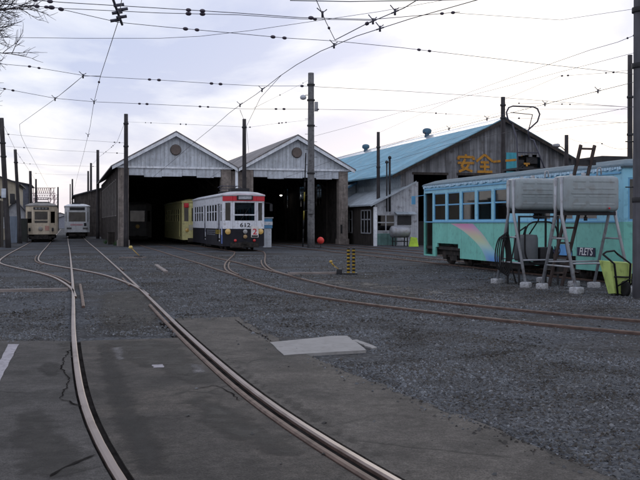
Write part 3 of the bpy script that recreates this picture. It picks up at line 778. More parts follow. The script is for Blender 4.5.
sh2 = shed('right tram shed with white boarded gable between first shed and blue-roofed building', 8.1, 0, 28, [], [(6.2, 7.8, 2.8, 4.4), (11.4, 13.0, 2.8, 4.4), (16.6, 18.2, 2.8, 4.4)], False)
# white downpipe and infill post between the sheds, notice on the left column
mb = MB(); mb.tube([(3.98, -.1, 5.0), (3.98, -.1, .1)], .10, 10); mb.build('downpipe', M_trim, sh1)
mb = MB(); mb.box(3.64, 4.42, .2, .5, 0, 4.9); mb.build('infill_boarding', M_colm, sh1)
mb = MB(); mb.box(-3.22, -3.04, -.03, -.002, 2.25, 2.85); mb.build('notice_board', mat('notice', (.55, .58, .62), .6), sh1)
mb = MB(); mb.box(-.06, .06, -.03, -.002, .75, 1.35); o = mb.build('down_hose', M_black, sh2); o.location = (3.15, 0, 0)

# lit lamp deep in the right shed
q = W(8.1, 20.5, 0)
lm = thing('hanging_lamp', 'small bright lamp hanging deep inside the right shed', 'lamp', (at(281, 195.5, 75).x, 75, 0))
mb = MB(); mb.tube([(0, 0, 3.95), (0, 0, 4.75)], .012, 5); mb.build('flex', M_black, lm)
mb = MB(); mb.lathe([(.03, 4.0), (.05, 3.95), (.2, 3.86), (.19, 3.84)], (0, 0, 0), 14); mb.build('shade', M_dark, lm)
me_ = bpy.data.materials.new('lamp_glow'); me_.use_nodes = True; b_ = me_.node_tree.nodes['Principled BSDF']
b_.inputs['Emission Color'].default_value = (1, .97, .9, 1); b_.inputs['Emission Strength'].default_value = 6
mb = MB(); mb.lathe([(.01, 3.74), (.09, 3.78), (.11, 3.84), (.07, 3.88), (.03, 3.9)], (0, 0, 0), 12); mb.build('bulb', me_, lm)

# ------------------------------------------------------------------ big blue-roofed building
M_blue = mat('blue_sheet_roof', (.19, .39, .51), .8, 0, var=.12, scale=1.2, streak=.18, grain=(.3, 5, 6), corr=('Y', 3, .3), dirt=(.26, .38, .45), dirt_amt=.35, spec=.12, brick=(3.2, 1.6, .16))
M_weath = mat('weathered_boards', (.215, .22, .24), .9, var=.3, scale=1.0, streak=.6, grain=(7, 7, .3), dirt=(.10, .095, .095), dirt_amt=.35, island=.2)
M_annroof = mat('pale_sheet_roof', (.40, .46, .51), .7, 0, var=.15, brick=(1.1, 1.8, .2), streak=.25, grain=(.4, 6, 6))
M_orange = mat('orange_sign_paint', (.40, .19, .025), .7, var=.15, dirt=(.2, .1, .03), dirt_amt=.3)
M_teald = mat('teal_door_paint', (.05, .30, .38), .6, var=.15, streak=.2)
bg_ = thing('repair_shop', 'large weathered grey workshop with blue roof and orange characters on its gable', 'building', W(21.3, -4.05), TH)
HWb, EZb, AZb, DB = 7.3, 4.95, 8.45, 48
mb = MB(); x = -HWb; hol = [(-6.4, -4.05, 4.62), (-3.25, -.2, 4.62), (2.3, 6.0, 4.2)]
sl = (AZb-.12-EZb)/HWb
while x < HWb-.01:
    x1 = min(x+.28, HWb); 
    if x < 0 < x1: x1 = 0
    for hx0, hx1, hz in hol:
        if x < hx0 < x1: x1 = hx0
        if x < hx1 < x1: x1 = hx1
    xm = (x+x1)/2; zb = 0
    for hx0, hx1, hz in hol:
        if hx0 < xm < hx1: zb = hz
    za, zc_ = EZb+sl*(HWb-abs(x)), EZb+sl*(HWb-abs(x1))
    if 1.12 < xm < 2.78 and xm > 1.12:            # broken opening high in the boards
        mb.prism([(x+.004, zb), (x1-.004, zb), (x1-.004, 5.0), (x+.004, 5.0)], 0, .05)
        mb.prism([(x+.004, 6.02+.08*math.sin(x*9)), (x1-.004, 6.02+.08*math.sin(x*9)), (x1-.004, zc_), (x+.004, za)], 0, .05)
    else:
        mb.prism([(x+.004, zb), (x1-.004, zb), (x1-.004, zc_), (x+.004, za)], .004*(int(x*7) % 2), .05)
    x = x1
mb.build('gable_wall', M_weath, bg_)
for hx0, hx1, hz in hol: mb = MB(); mb.box(hx0-.1, hx1+.1, -.03, .08, hz, hz+.16); mb.build('door_lintel', M_dwood, bg_)
mb = MB(); mb.panel((-HWb, DB), (-HWb, .06), 0, EZb, .1); mb.build('side_wall', M_annroof, bg_)
mb = MB(); mb.panel((HWb, .06), (HWb, DB), 0, EZb, .1); mb.panel((HWb, DB), (-HWb, DB), 0, EZb, .1)
mb.prism([(-HWb, EZb), (HWb, EZb), (0, AZb-.1)], DB-.1, DB-.01)
mb.build('wall', M_inside, bg_)
for sx in (-1, 1):
    mb = MB(); poly = [(0, AZb+.06), (sx*8.0, AZb+.06-8.0*.487), (sx*8.0, AZb-.04-8.0*.487), (0, AZb-.04)]
    mb.prism(poly if sx < 0 else poly[::-1], -.4, DB); mb.build('roof', M_blue, bg_)
    mb = MB(); poly = [(0, AZb+.0), (sx*8.02, AZb-8.02*.487), (sx*8.02, AZb-.24-8.02*.487), (0, AZb-.25)]
    mb.prism(poly if sx < 0 else poly[::-1], -.46, -.41); mb.build('bargeboard', M_dwood, bg_)
mb = MB(); mb.prism([(-.3, AZb-.06), (0, AZb+.1), (.3, AZb-.06), (0, AZb+.065)], -.42, DB); mb.build('ridge_cap', mat('ridge_pale', (.5, .53, .57), .4, .3), bg_)
mb = MB()                                           # broad strip beside the ridge, paler than the roof
mb.prism([(-.02, AZb+.075), (-.02, AZb+.06), (-.95, AZb+.06-.95*.487), (-.95, AZb+.075-.95*.487)], -.41, DB); mb.build('ridge_sheet', mat('pale_ridge_strip', (.42, .47, .53), .32, .55, var=.12), bg_)
for i, (px, py) in enumerate(((432, 132), (370, 149.5))):
    # ridge ventilators
    s_ = 0; yv = (12.5, 27.6)[i]
    v = MB(); v.lathe([(.22, 0), (.18, .35), (.18, .45)], (-.15, yv, AZb-.15), 12, 0)
    vo_ = v.build('roof_ventilator', mat('vent_blue', (.06, .13, .19), .6), bg_)
    v = MB(); v.lathe([(.2, .34), (.34, .42), (.37, .58), (.34, .70), (.22, .78), (.07, .81)], (-.15, yv, AZb-.15), 12, 0); v.build('cowl', MATS['vent_blue'], vo_)
mb = MB(); mb.box(.26, 1.02, -.05, -.008, 4.7, 6.2); mb.box(.62, .64, -.06, -.05, 4.75, 6.15); mb.build('upper_hatch', M_teald, bg_)
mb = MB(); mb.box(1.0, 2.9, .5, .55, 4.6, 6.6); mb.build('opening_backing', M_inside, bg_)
mb = MB(); mb.box(1.3, 1.75, .25, .4, 5.2, 5.75); mb.box(1.6, 2.4, .1, .24, 5.05, 5.3); mb.bar((1.15, .1, 5.1), (2.6, .2, 5.9), .08, .08); mb.box(1.9, 2.75, .2, .3, 5.5, 5.95); mb.build('loft_clutter', M_dark, bg_)
mb = MB(); mb.box(1.62, 2.06, .02, .09, 5.42, 5.54); mb.box(1.78, 1.9, .02, .09, 5.3, 5.42); mb.box(1.2, 1.5, .02, .06, 5.98, 6.12); mb.build('orange_tarpaulin', M_orange, bg_)
mb = MB()
for k in range(4): mb.box(-6.2+.5*k, -6.0+.5*k, 5, 5.06, 3.8, 4.2)
mb.box(-6.3, -4.2, 3.0, 3.4, 0, 1.6); mb.box(-3.0, -.6, 5.0, 6.5, 0, 2.2); mb.build('machinery', M_dark, bg_)
# gable characters as strokes ; local x, z
def strokes(ox, oz, w, h, segs, th):
    m_ = MB()
    for i, (x0, z0, x1, z1) in enumerate(segs):
        a = Vector((ox+x0*w, -.03-.004*i, oz+z0*h)); b = Vector((ox+x1*w, -.03-.004*i, oz+z1*h))
        m_.bar(a, b, .012, th) if abs(a.x-b.x) > abs(a.z-b.z)*.2 else m_.box(min(a.x, b.x)-th/2, max(a.x, b.x)+th/2, a.y-.006, a.y+.006, min(a.z, b.z), max(a.z, b.z))
    return m_
an_ = [(.5, 1.0, .5, .86), (.06, .84, .94, .84), (.08, .84, .06, .68), (.93, .84, .95, .68), (.03, .5, .97, .5), (.46, .72, .24, .28), (.24, .28, .86, .02), (.70, .5, .52, .2), (.52, .2, .10, .0)]
zen = [(.5, 1.0, .02, .60), (.5, 1.0, .98, .60), (.26, .56, .74, .56), (.22, .30, .78, .30), (.06, .02, .94, .02), (.5, .56, .5, .02)]
strokes(-3.34, 4.86, 1.28, 1.16, an_, .16).build('gable_character', M_orange, bg_)
strokes(-1.96, 4.86, 1.26, 1.16, zen, .16).build('gable_character', M_orange, bg_)
mb = MB(); mb.bar((-.72, -.062, 5.56), (.98, -.062, 5.72), .012, .15); mb.build('gable_character', M_orange, bg_)
# annex leaning on its left side
M_corrw = mat('grey_corrugated', (.42, .44, .48), .6, .15, var=.15, scale=1.5, streak=.3, corr=('X', 12, .5), dirt=(.15, .15, .16), dirt_amt=.3)
an = thing('annex', 'low lean-to annex with pale roof and grey sheet front beside the blue-roofed workshop', 'annex', W(12.2, -4.1), TH)
mb = MB(); mb.panel((0, 0), (3.0, 0), 0, 2.3, .08, [(.15, 1.35, .95, 2.0)])
mb.prism([(0, 2.302), (3.0, 2.302), (3.0, 4.15), (2.6, 4.05), (0, 2.75)], 0, .08); mb.build('front_wall', M_corrw, an)
mb = MB(); mb.panel((0, 9), (0, 0.005), 0, 2.68, .08, [(6.4, 8.3, .8, 2.3), (2.4, 4.4, .8, 2.3)]); mb.build('side_wall', M_dwood, an)
mb = MB(); mb.prism([(-.35, 2.56), (-.35, 2.66), (2.0, 3.83), (2.0, 3.72)], -.3, 9); mb.build('roof', M_annroof, an)
mat('blue_trim', (.10, .24, .38), .7)
mb = MB(); mb.prism([(-.37, 2.52), (-.37, 2.64), (2.75, 4.20), (2.75, 4.08)], -.34, -.302); mb.build('bargeboard', mat('grey_trim', (.30, .34, .38), .7), an)
mb = MB(); mb.box(-.1, .12, -.12, -.004, 0, 2.5); mb.build('corner_post', M_trim, an)
for (y0, y1) in ((.7, 2.6), (4.6, 6.6)):
    f = MB()
    for k in range(4): f.box(-.05, .05, y0+(y1-y0)*k/3-.04, y0+(y1-y0)*k/3+.04, .8, 2.3)
    for z in (.8, 1.7, 2.3): f.box(-.053, .053, y0, y1, z-.04, z+.04)
    fo = f.build('window', mat('annex_sash', (.27, .28, .30), .8, var=.3), an); g = MB(); g.box(-.004, .004, y0, y1, .8, 2.3); g.build('pane', M_glassd, fo)
f = MB()
for k in range(3): f.box(.15+.6*k-.04, .15+.6*k+.04, -.04, .04, .95, 2.0)
for z in (.95, 1.5, 2.0): f.box(.1, 1.4, -.043, .043, z-.04, z+.04)
fo = f.build('window', mat('annex_sash', (.27, .28, .30), .8, var=.3), an); g = MB(); g.box(.15, 1.35, -.004, .004, .95, 2.0); g.build('pane', M_glassd, fo)
mb = MB(); mb.box(1.55, 2.5, -.05, -.003, 1.35, 1.95); mb.build('vent_panel', M_dark, an)
mb = MB(); mb.prism([(-.45, 2.02), (-.45, 2.06), (0, 2.2), (0, 2.16)], 1.35, 2.75, plane='yz'); mb.build('canopy', M_annroof, an)
mb = MB(); mb.box(.1, 1.5, -.09, -.045, .05, .8); mb.build('lower_panel', mat('green_sheet', (.09, .17, .16), .7, streak=.3), an)
for k, (x, h) in enumerate(((.75, 5.3), (.95, 5.6))):
    mb = MB(); mb.tube([(x, -.2, 2.2), (x, -.2, h)], .05 if k == 0 else .075, 8); mb.lathe([(.11, h), (.11, h+.12), (.03, h+.18)], (x, -.2, 0), 10); mb.build('flue_pipe', M_dark, an)
a2 = thing('lean_to_store', 'taller pale-roofed lean-to store behind the annex', 'annex', W(12.1, 5), TH)
mb = MB(); mb.panel((0, 16), (0, 0), 0, 3.5, .08); mb.panel((0, 0), (1.85, 0), 0, 3.5, .08); mb.prism([(0, 3.502), (1.85, 3.502), (1.85, 4.35)], 0, .08); mb.build('wall', M_annroof, a2)
mb = MB(); mb.prism([(-.3, 3.35), (-.3, 3.45), (1.85, 4.55), (1.85, 4.45)], -.3, 16); mb.build('roof', M_annroof, a2)
mb = MB(); mb.prism([(-.32, 3.28), (-.32, 3.43), (1.85, 4.53), (1.85, 4.38)], -.34, -.302); mb.build('bargeboard', MATS['blue_trim'], a2)
# fuel tank on stand before the annex
p = at(400, 243, 55.6)
tk = thing('fuel_tank', 'grey horizontal fuel tank on a steel stand before the annex', 'tank', (p.x, p.y, 0), TH)
mb = MB(); mb.lathe([(.05, -.66), (.24, -.64), (.36, -.56), (.38, -.45), (.38, .45), (.36, .56), (.24, .64), (.05, .66)], (0, 0, .92), 20, 0, 'x'); mb.build('tank_body', M_galv, tk)
for x in (-.4, .4):
    for y in (-.28, .28):
        mb = MB(); mb.bar((x, y, 0), (x, y*.8, .75), .06, .06); mb.build('leg', M_dark, tk)
mb = MB(); mb.box(-.45, .45, -.3, -.24, .28, .34); mb.box(-.45, .45, .24, .3, .28, .34); mb.build('brace', M_dark, tk)
p = at(422, 243, 55); mb = MB(); mb.prism([(-.3, 0), (.3, 0), (.2, .55), (-.15, .6)], -.2, .2); o = mb.build('plastic_sack', mat('lime_plastic', (.42, .62, .06), .5)); o.location = (at(413.5, 243, 55).x, 55, 0)
tag(o, 'lime plastic sack on the ground by the workshop door', 'sack')

# ------------------------------------------------------------------ trams
def tram(name, label, s, t, L, Wd, z, mats, front, left, right, cat='tram', rear=None, roof_mat=None, cd=.28, fw=1.35, bands=None, sash=True, door=None, skirt_holes=None, bog=None, frame_mat=None, glass=None, interior=True):
    """local x across (right +), y along (front at 0 facing -y). z = dict of levels"""
    root = thing(name, label, cat, W(s, t, RT), TH)
    h = Wd/2; zb, ze, zr = z['bottom'], z['eave'], z['roof']
    P = [(-h, cd), (-fw/2, 0), (fw/2, 0), (h, cd), (h, L-cd), (fw/2, L), (-fw/2, L), (-h, L-cd)]
    b = MB(); bands = bands or [(99, 0)]
    nf = .22; dl = math.hypot(h-fw/2, cd)
    zf0, zf1 = z['fsill'], z['ftop']
    ch = (.10, dl-.10, zf0, zf1)
    fh = [(.07, fw-.07, zf0, zf1)]
    b.panel(P[0], P[1], zb, ze, .06, [ch], bands); b.panel(P[1], P[2], zb, ze, .06, fh, bands); b.panel(P[2], P[3], zb, ze, .06, [ch], bands)
    b.panel(P[4], P[5], zb, ze, .06, [ch], bands); b.panel(P[5], P[6], zb, ze, .06, fh, bands); b.panel(P[6], P[7], zb, ze, .06, [ch], bands)
    ls = [(L-cd-y1, L-cd-y0, z0, z1) for (y0, y1, z0, z1) in left+(skirt_holes or [])]
    rs = [(y0-cd, y1-cd, z0, z1) for (y0, y1, z0, z1) in right+(skirt_holes or [])]
    b.panel(P[7], P[0], zb, ze, .06, ls, bands); b.panel(P[3], P[4], zb, ze, .06, rs, bands)
    b.build('body', mats, root)
    fm = frame_mat or mats[0]; gm = glass or M_glass
    # window frames and panes
    def win(p0, p1, holes, nm='window', mid=True):
        p0, p1 = Vector((*p0, 0)), Vector((*p1, 0)); d = (p1-p0).normalized(); nrm = Vector((d.y, -d.x, 0))
        for (u0, u1, z0, z1) in holes:
            f = MB(); M = Matrix(((d.x, nrm.x, 0, p0.x), (d.y, nrm.y, 0, p0.y), (0, 0, 1, 0), (0, 0, 0, 1)))
            w_ = .035
            f.box(u0+.001, u0+w_, -.045, -.012, z0, z1, 0, M); f.box(u1-w_, u1-.001, -.045, -.012, z0, z1, 0, M)
            f.box(u0+w_, u1-w_, -.045, -.012, z0+.001, z0+w_, 0, M); f.box(u0+w_, u1-w_, -.045, -.012, z1-w_, z1-.001, 0, M)
            if mid: zm = z0+(z1-z0)*.57; f.box(u0+w_, u1-w_, -.043, -.008, zm-.022, zm+.022, 0, M)
            fo = f.build(nm, fm, root)
            g = MB(); g.box(u0+.03, u1-.03, -.036, -.030, z0+.03, z1-.03, 0, M); g.build('pane', gm, fo)
    win(P[1], P[2], fh, 'windscreen', z.get('fmid', False)); win(P[0], P[1], [ch], 'corner_window', False); win(P[2], P[3], [ch], 'corner_window', False)
    win(P[5], P[6], fh, 'windscreen', z.get('fmid', False)); win(P[4], P[5], [ch], 'corner_window', False); win(P[6], P[7], [ch], 'corner_window', False)
    dz = z.get('door_z', 1e9)
    win(P[7], P[0], [q for q in ls if q[3]-q[2] < 1.6 and q[2] > zb+.7], 'window', sash)
    win(P[3], P[4], [q for q in rs if q[3]-q[2] < 1.6 and q[2] > zb+.7], 'window', sash)
    # doors: recessed leaves with glass
    for (a, c, hs) in ((P[7], P[0], ls), (P[3], P[4], rs)):
        p0, p1 = Vector((*a, 0)), Vector((*c, 0)); d = (p1-p0).normalized(); nrm = Vector((d.y, -d.x, 0))
        M = Matrix(((d.x, nrm.x, 0, p0.x), (d.y, nrm.y, 0, p0.y), (0, 0, 1, 0), (0, 0, 0, 1)))
        for (u0, u1, z0, z1) in hs:
            if z1-z0 < 1.6: continue
            if door == 'open': 
                f = MB(); f.box(u0+.02, u0+.08, -.6, -.1, z0+.05, z1-.03, 0, M); f.build('door', M_dwood, root); continue
            f = MB(); um = (u0+u1)/2
            for (q0, q1) in ((u0, um-.01), (um+.01, u1)):
                f.box(q0, q0+.07, -.13, -.09, z0, z1, 0, M); f.box(q1-.07, q1, -.13, -.09, z0, z1, 0, M)
                f.box(q0+.07, q1-.07, -.13, -.09, z0, z0+.45, 0, M); f.box(q0+.07, q1-.07, -.13, -.09, z1-.1, z1, 0, M)
            fo = f.build('door', fm, root)
            g = MB(); g.box(u0+.07, u1-.07, -.115, -.105, z0+.45, z1-.1, 0, M); g.build('pane', gm, fo)
    # roof
    rf = MB(); rings = []
    for (ins, zz) in ((-.035, ze-.03), (-.05, ze+.015), (-.02, ze+.06), (.10, ze+(zr-ze)*.45), (.28, ze+(zr-ze)*.75), (.55, ze+(zr-ze)*.95), (.85, zr)):
        kx = (h-ins)/h; ring = []
        for (x, y) in P:
            yy = y+ins*1.3 if y < L/2 else y-ins*1.3
            ring.append((x*kx, yy, zz))
        rings.append(ring)
    vs = [p for r_ in rings for p in r_]; n = len(P)
    fs = [(i*n+k, i*n+(k+1) % n, (i+1)*n+(k+1) % n, (i+1)*n+k) for i in range(len(rings)-1) for k in range(n)]
    fs += [tuple(range(n-1, -1, -1)), tuple((len(rings)-1)*n+k for k in range(n))]
    rf.add(vs, fs, 0, False); rf.build('roof', roof_mat or mats[-1], root)
    # floor, underframe and trucks
    u = MB(); u.box(-h+.08, h-.08, cd+.05, L-cd-.05, .52, .62); u.box(-h+.2, h-.2, .35, L-.35, .34, .52)
    u.box(-h+.12, h-.25, L*.42, L*.58, .12, .40); u.box(-h+.3, h-.1, L*.60, L*.66, .16, .40); u.build('underframe', M_under, root)
    for yc in bog or (2.35, L-2.35):
        k = MB()
        for sx in (-1, 1):
            k.box(sx*.83-.05, sx*.83+.05, yc-1.0, yc+1.0, .26, .44); k.box(sx*.86-.07, sx*.86+.07, yc-.28, yc+.28, .16, .36)
            for ya in (-.7, .7): k.box(sx*.86-.08, sx*.86+.08, yc+ya-.13, yc+ya+.13, .18, .42)
        k.box(-.8, .8, yc-.15, yc+.15, .25, .5); k.box(-.75, .75, yc-1.05, yc-.98, .1, .3); bo = k.build('bogie', M_under, root)
        for ya in (-.7, .7):
            for sx in (-1, 1):
                w_ = MB(); w_.lathe([(.08, -.07), (.25, -.06), (.30, -.05), (.33, .02), (.36, .025), (.36, .06), (.1, .06)], (sx*.70, yc+ya, .33), 20, 0, 'x'); w_.build('wheel', M_under, bo)
    # buffers and lifeguard
    k = MB(); k.box(-.75, .75, -.06, .1, .16, .42); k.box(-.12, .12, -.22, 0, .34, .46); k.build('bumper', M_under, root)
    if interior:
        k = MB()
        for sx in (-1, 1): k.box(min(sx*(h-.1), sx*(h-.55)), max(sx*(h-.1), sx*(h-.55)), 1.6, L-1.6, .75, .98); k.box(min(sx*(h-.1), sx*(h-.17)), max(sx*(h-.1), sx*(h-.17)), 1.6, L-1.6, .98, 1.42)
        k.build('bench', mat('seat_moquette', (.05, .06, .13), .9), root)
        k = MB()
        for yy in (1.25, L*.5, L-1.25):
            for sx in (-.55, .55): k.tube([(sx, yy, .62), (sx, yy, ze-.05)], .02, 6)
        k.build('grab_pole', M_galv, root)
        k = MB(); k.box(-.95, -.3, .55, 1.0, .62, 1.45); k.box(.35, .9, .7, 1.1, .62, 1.3); k.build('cab_desk', M_dark, root)
        k = MB(); k.box(-h+.07, h-.07, cd+.1, L-cd-.1, ze-.08, ze-.04); k.build('ceiling', mat('tram_ceiling', (.35, .35, .34), .8), root)
    return root

def collector(root, y, zr, ztop, folded=False, w=.95):
    k = MB(); k.box(-.55, .55, y-.5, y+.5, zr+.05, zr+.11)
    for sx in (-.5, .5):
        for yy in (-.42, .42): k.lathe([(.04, 0), (.07, .03), (.05, .06), (.07, .09), (.04, .12)], (sx, y+yy, zr-.04), 8)
    fr = k.build('collector_base', M_dark, root)
    k = MB()
    if folded:
        z1 = zr+.42
        for sx in (-1, 1):
            k.tube([(sx*.5, y-.3, zr+.11), (sx*.42, y+.85, zr+.3), (sx*.4, y-.1, z1)], .022, 6)
        k.tube([(-w/2-.2, y-.1, z1-.1), (-w/2-.05, y-.1, z1), (w/2+.05, y-.1, z1), (w/2+.2, y-.1, z1-.1)], .025, 6)
        k.tube([(-.42, y+.85, zr+.3), (.42, y+.85, zr+.3)], .02, 6)
    else:
        yt = y+.15
        H = ztop
        k.tube([(-w/2+.10, yt, H-.55), (-w/2-.05, yt, H-.42), (-w/2-.1, yt, H-.2), (-w/2-.02, yt, H-.05), (-w/2+.12, yt, H), (w/2-.12, yt, H), (w/2+.02, yt, H-.05), (w/2+.1, yt, H-.22), (w/2+.02, yt, H-.45), (w/2-.3, yt, H-.72), (.2, yt, H-1.0)], .026, 6)
        k.tube([(-w/2+.10, yt, H-.55), (-.30, y, zr+1.0), (-.45, y-.35, zr+.11)], .022, 6)
        k.tube([(.2, yt, H-1.0), (.28, y, zr+1.0), (.45, y-.35, zr+.11)], .022, 6)
        k.tube([(-w/2+.05, yt, H-.2), (w/2-.15, yt, H-.24)], .014, 6); k.tube([(w/2-.15, yt, H-.24), (w/2-.28, yt, H-.7)], .014, 6)
        k.tube([(-.36, y-.1, zr+.6), (.36, y-.1, zr+.6)], .018, 6)
    k.build('bow_collector' , M_wire, root)

def lamp_disc(root, name, x, y, zz, r, m):
    k = MB(); k.lathe([(r*1.15, .0), (r*1.15, -.05), (r*.95, -.06), (.5*r, -.075), (.02, -.085)][::-1], (x, y, zz), 16, 0, 'y'); return k.build(name, m, root)

# --- teal and light-blue tram on the right
M_tblue = mat('tram_light_blue', (.25, .56, .72), .35, var=.06, streak=.08, grain=(2.5, 2.5, .5), dirt=(.16, .38, .50), dirt_amt=.25, spec=.4)
M_tteal = mat('tram_teal', (.18, .53, .455), .36, var=.08, streak=.10, grain=(2.5, 2.5, .5), dirt=(.13, .38, .33), dirt_amt=.3, spec=.4, seam=1.13)
M_tframe = mat('tram_blue_trim', (.13, .36, .58), .4, var=.05)
M_troof = mat('tram_roof_blue', (.11, .165, .20), .75, var=.2, scale=6, dirt=(.12, .15, .18), dirt_amt=.5, spec=.15)
LT = 12.5
lw = [(1.22+1.13*i, 2.18+1.13*i, 1.52, 2.47) for i in range(5)]+[(8.05+1.08*i, 8.98+1.08*i, 1.52, 2.47) for i in range(3)]
lfdoor = (.36, 1.08, .32, 2.5); lmdoor = (6.92, 7.85, .32, 2.5)
teal = tram('tram', 'teal and light-blue tram with rainbow swoosh standing behind the tank frames', 6.8, -27.45-LT, LT, 2.3,
            dict(bottom=.27, eave=2.76, roof=3.0, fsill=1.5, ftop=2.5), [M_tteal, M_tblue], None,
            [], [], bands=[(1.47, 0), (99, 1)]) if False else None
# the tram's visible end is its far end: build with its front at t = -27.45-LT and visible door at the far end
def mirror(hs): return [(LT-b, LT-a, c, d) for (a, b, c, d) in hs]
sk = [(1.35, 3.35, .2, .60), (1.5, 3.2, .2, .74)]; sk = [(a+.95, b+.85, c, d) for (a, b, c, d) in sk]+[(LT-b, LT-a, c, d) for (a, b, c, d) in sk]
LH = mirror(lw)+mirror([lfdoor]); RH = [(1.2+1.1*i, 2.1+1.1*i, 1.52, 2.47) for i in range(9)]
teal = tram('tram', 'teal and light-blue tram with rainbow swoosh standing behind the tank frames', 6.8, -27.45-LT, LT, 2.3,
            dict(bottom=.27, eave=2.76, roof=3.0, fsill=1.5, ftop=2.5), [M_tteal, M_tblue, M_tframe], None, LH, RH,
            bands=[(1.47, 0), (99, 1)], door='open', bog=(3.25, LT-2.35), skirt_holes=sk, frame_mat=M_tframe, roof_mat=M_troof, cd=.3, fw=1.3)
collector(teal, LT-5.6, 3.0, 5.05)
k = MB(); k.box(-1.19, -1.152, .5, LT-.5, 1.455, 1.495); k.box(-1.185, -1.152, .4, LT-.4, 2.60, 2.64); k.build('waist_rail', M_tframe, teal)
k = MB(); k.box(-.45, .45, 2.2, 3.6, 3.0, 3.16); k.build('roof_box', M_dark, teal)
k = MB()                                                            # uneven drip strip along the cornice
y = .35
while y < LT-.4:
    w_ = .05+.1*R(); k.box(-1.196, -1.154, y, y+w_, 2.76-.05-.05*R(), 2.765); y += w_+.015
k.build('cornice_trim', mat('cornice_pale', (.38, .56, .70), .5, var=.3, scale=9), teal)
# wing mirror and front step on the far end
k = MB(); k.bar((-1.1, LT-.35, 2.45), (-1.38, LT+.1, 2.4), .02, .02); k.box(-1.47, -1.33, LT+.06, LT+.1, 2.12, 2.42); k.build('mirror', M_tframe, teal)
# rainbow swoosh painted on the side (thin film), in local y,z
def swoosh():
    Lf = [(at_px, py) for at_px, py in ((450.8, 223.6), (457, 227), (463.4, 231), (469, 235.6), (474.7, 241), (478.5, 245.2), (481.7, 249.5), (485, 256), (487, 262.3))]
    Rt = [(473, 223.6), (477, 228), (481, 232), (485, 237), (489.0, 243), (492.5, 248), (496, 253), (500, 259), (502.5, 264.5)]
    def loc(px, py):
        q = (px-320)/F; s_ = 5.65
        t_ = ((OX+VX*s_)-(OY+VY*s_)*q)/(-UX+UY*q); Y = OY+VY*s_+UY*t_
        return t_-(-27.45-LT), EYE+(HOR-py)*Y/F-RT
    cols = [(.62, .22, .42), (.62, .30, .46), (.60, .44, .42), (.56, .54, .36), (.50, .60, .42), (.40, .60, .55), (.26, .50, .62), (.12, .32, .62), (.07, .18, .55)]
    vs, fs, vc = [], [], []; NS = 6
    fine = []
    for i in range(len(Lf)-1):
        for k in range(4): fine.append(i+k/4)
    fine.append(len(Lf)-1.0)
    for fi in fine:
        i = min(int(fi), len(Lf)-2); a = fi-i
        l = loc(*[Lf[i][c]+(Lf[i+1][c]-Lf[i][c])*a for c in (0, 1)]); r = loc(*[Rt[i][c]+(Rt[i+1][c]-Rt[i][c])*a for c in (0, 1)])
        cc = [cols[i][c]+(cols[i+1][c]-cols[i][c])*a for c in range(3)]
        for j in range(NS+1):
            b = j/NS; y_, z_ = l[0]+(r[0]-l[0])*b, min(1.45, max(.275, l[1]+(r[1]-l[1])*b))
            vs.append((-1.154, y_, z_)); k2 = abs(b-.5)*2
            ex = (.42, .58, .50) if b < .5 else (.16, .40, .62)
            f_ = .45*max(0, k2-.3); vc.append([cc[c]*(1-f_)+ex[c]*f_ for c in range(3)])
    for i in range(len(fine)-1):
        for j in range(NS): a = i*(NS+1)+j; fs.append((a, a+1, a+NS+2, a+NS+1))
    me = bpy.data.meshes.new('rainbow_swoosh'); me.from_pydata(vs, [], fs)
    ca = me.color_attributes.new('paint', 'FLOAT_COLOR', 'POINT')
    for i, c in enumerate(vc): ca.data[i].color = (*c, 1)
    m = bpy.data.materials.new('swoosh_paint'); m.use_nodes = True; g = m.node_tree
    n = node(g, 'ShaderNodeVertexColor'); n.layer_name = 'paint'; g.links.new(n.outputs[0], g.nodes['Principled BSDF'].inputs['Base Color'])
    g.nodes['Principled BSDF'].inputs['Roughness'].default_value = .4
    me.materials.append(m); o = bpy.data.objects.new('rainbow_swoosh', me); COL.objects.link(o); o.parent = teal
swoosh()
def side_t(px, s_=5.65):
    q = (px-320)/F; t_ = ((OX+VX*s_)-(OY+VY*s_)*q)/(-UX+UY*q); Y = OY+VY*s_+UY*t_
    return t_-(-27.45-LT), Y
# navy plate with white lettering on the tram side
y0, Ya = side_t(595.5); y1, Yb = side_t(577.5); Ym = (Ya+Yb)/2
z0 = EYE+(HOR-256.3)*Ym/F-RT; z1 = EYE+(HOR-247.5)*Ym/F-RT
M_navy = mat('navy_plate', (.012, .014, .05), .4); M_lett = mat('white_lettering', (.75, .75, .78), .5, var=.05)
k = MB(); k.box(-1.165, -1.152, y0, y1, z0, z1); npl = k.build('advert_plate', M_navy, teal)
text_mesh('plate_lettering', "FLET'S", .26, M_lett, npl, (-1.17, (y0+y1)/2, z0+.03), (math.pi/2, 0, -math.pi/2), shear=.25, wide=.82)
# dark and blue lettering seen between the legs
y2, Yc = side_t(556); z2 = EYE+(HOR-254)*Yc/F-RT
k = MB(); k.box(-1.160, -1.152, side_t(572)[0], side_t(559)[0], z2-.02, z2+.26); k.build('advert_patch', mat('advert_blue', (.10, .30, .62), .5), teal)
text_mesh('side_lettering', 'NO', .30, M_navy, teal, (-1.162, y2, z2), (math.pi/2, 0, -math.pi/2))
# curtain-like notices in a window
k = MB(); k.box(-1.10, -1.095, LT-2.95, LT-2.45, 2.22, 2.40); k.build('window_poster', mat('poster_blue', (.05, .10, .45), .6), teal)
k = MB(); k.box(-1.158, -1.152, LT-.32, LT-.02-.28+.02, .3, .31); k.build('step_edge', M_tframe, teal)

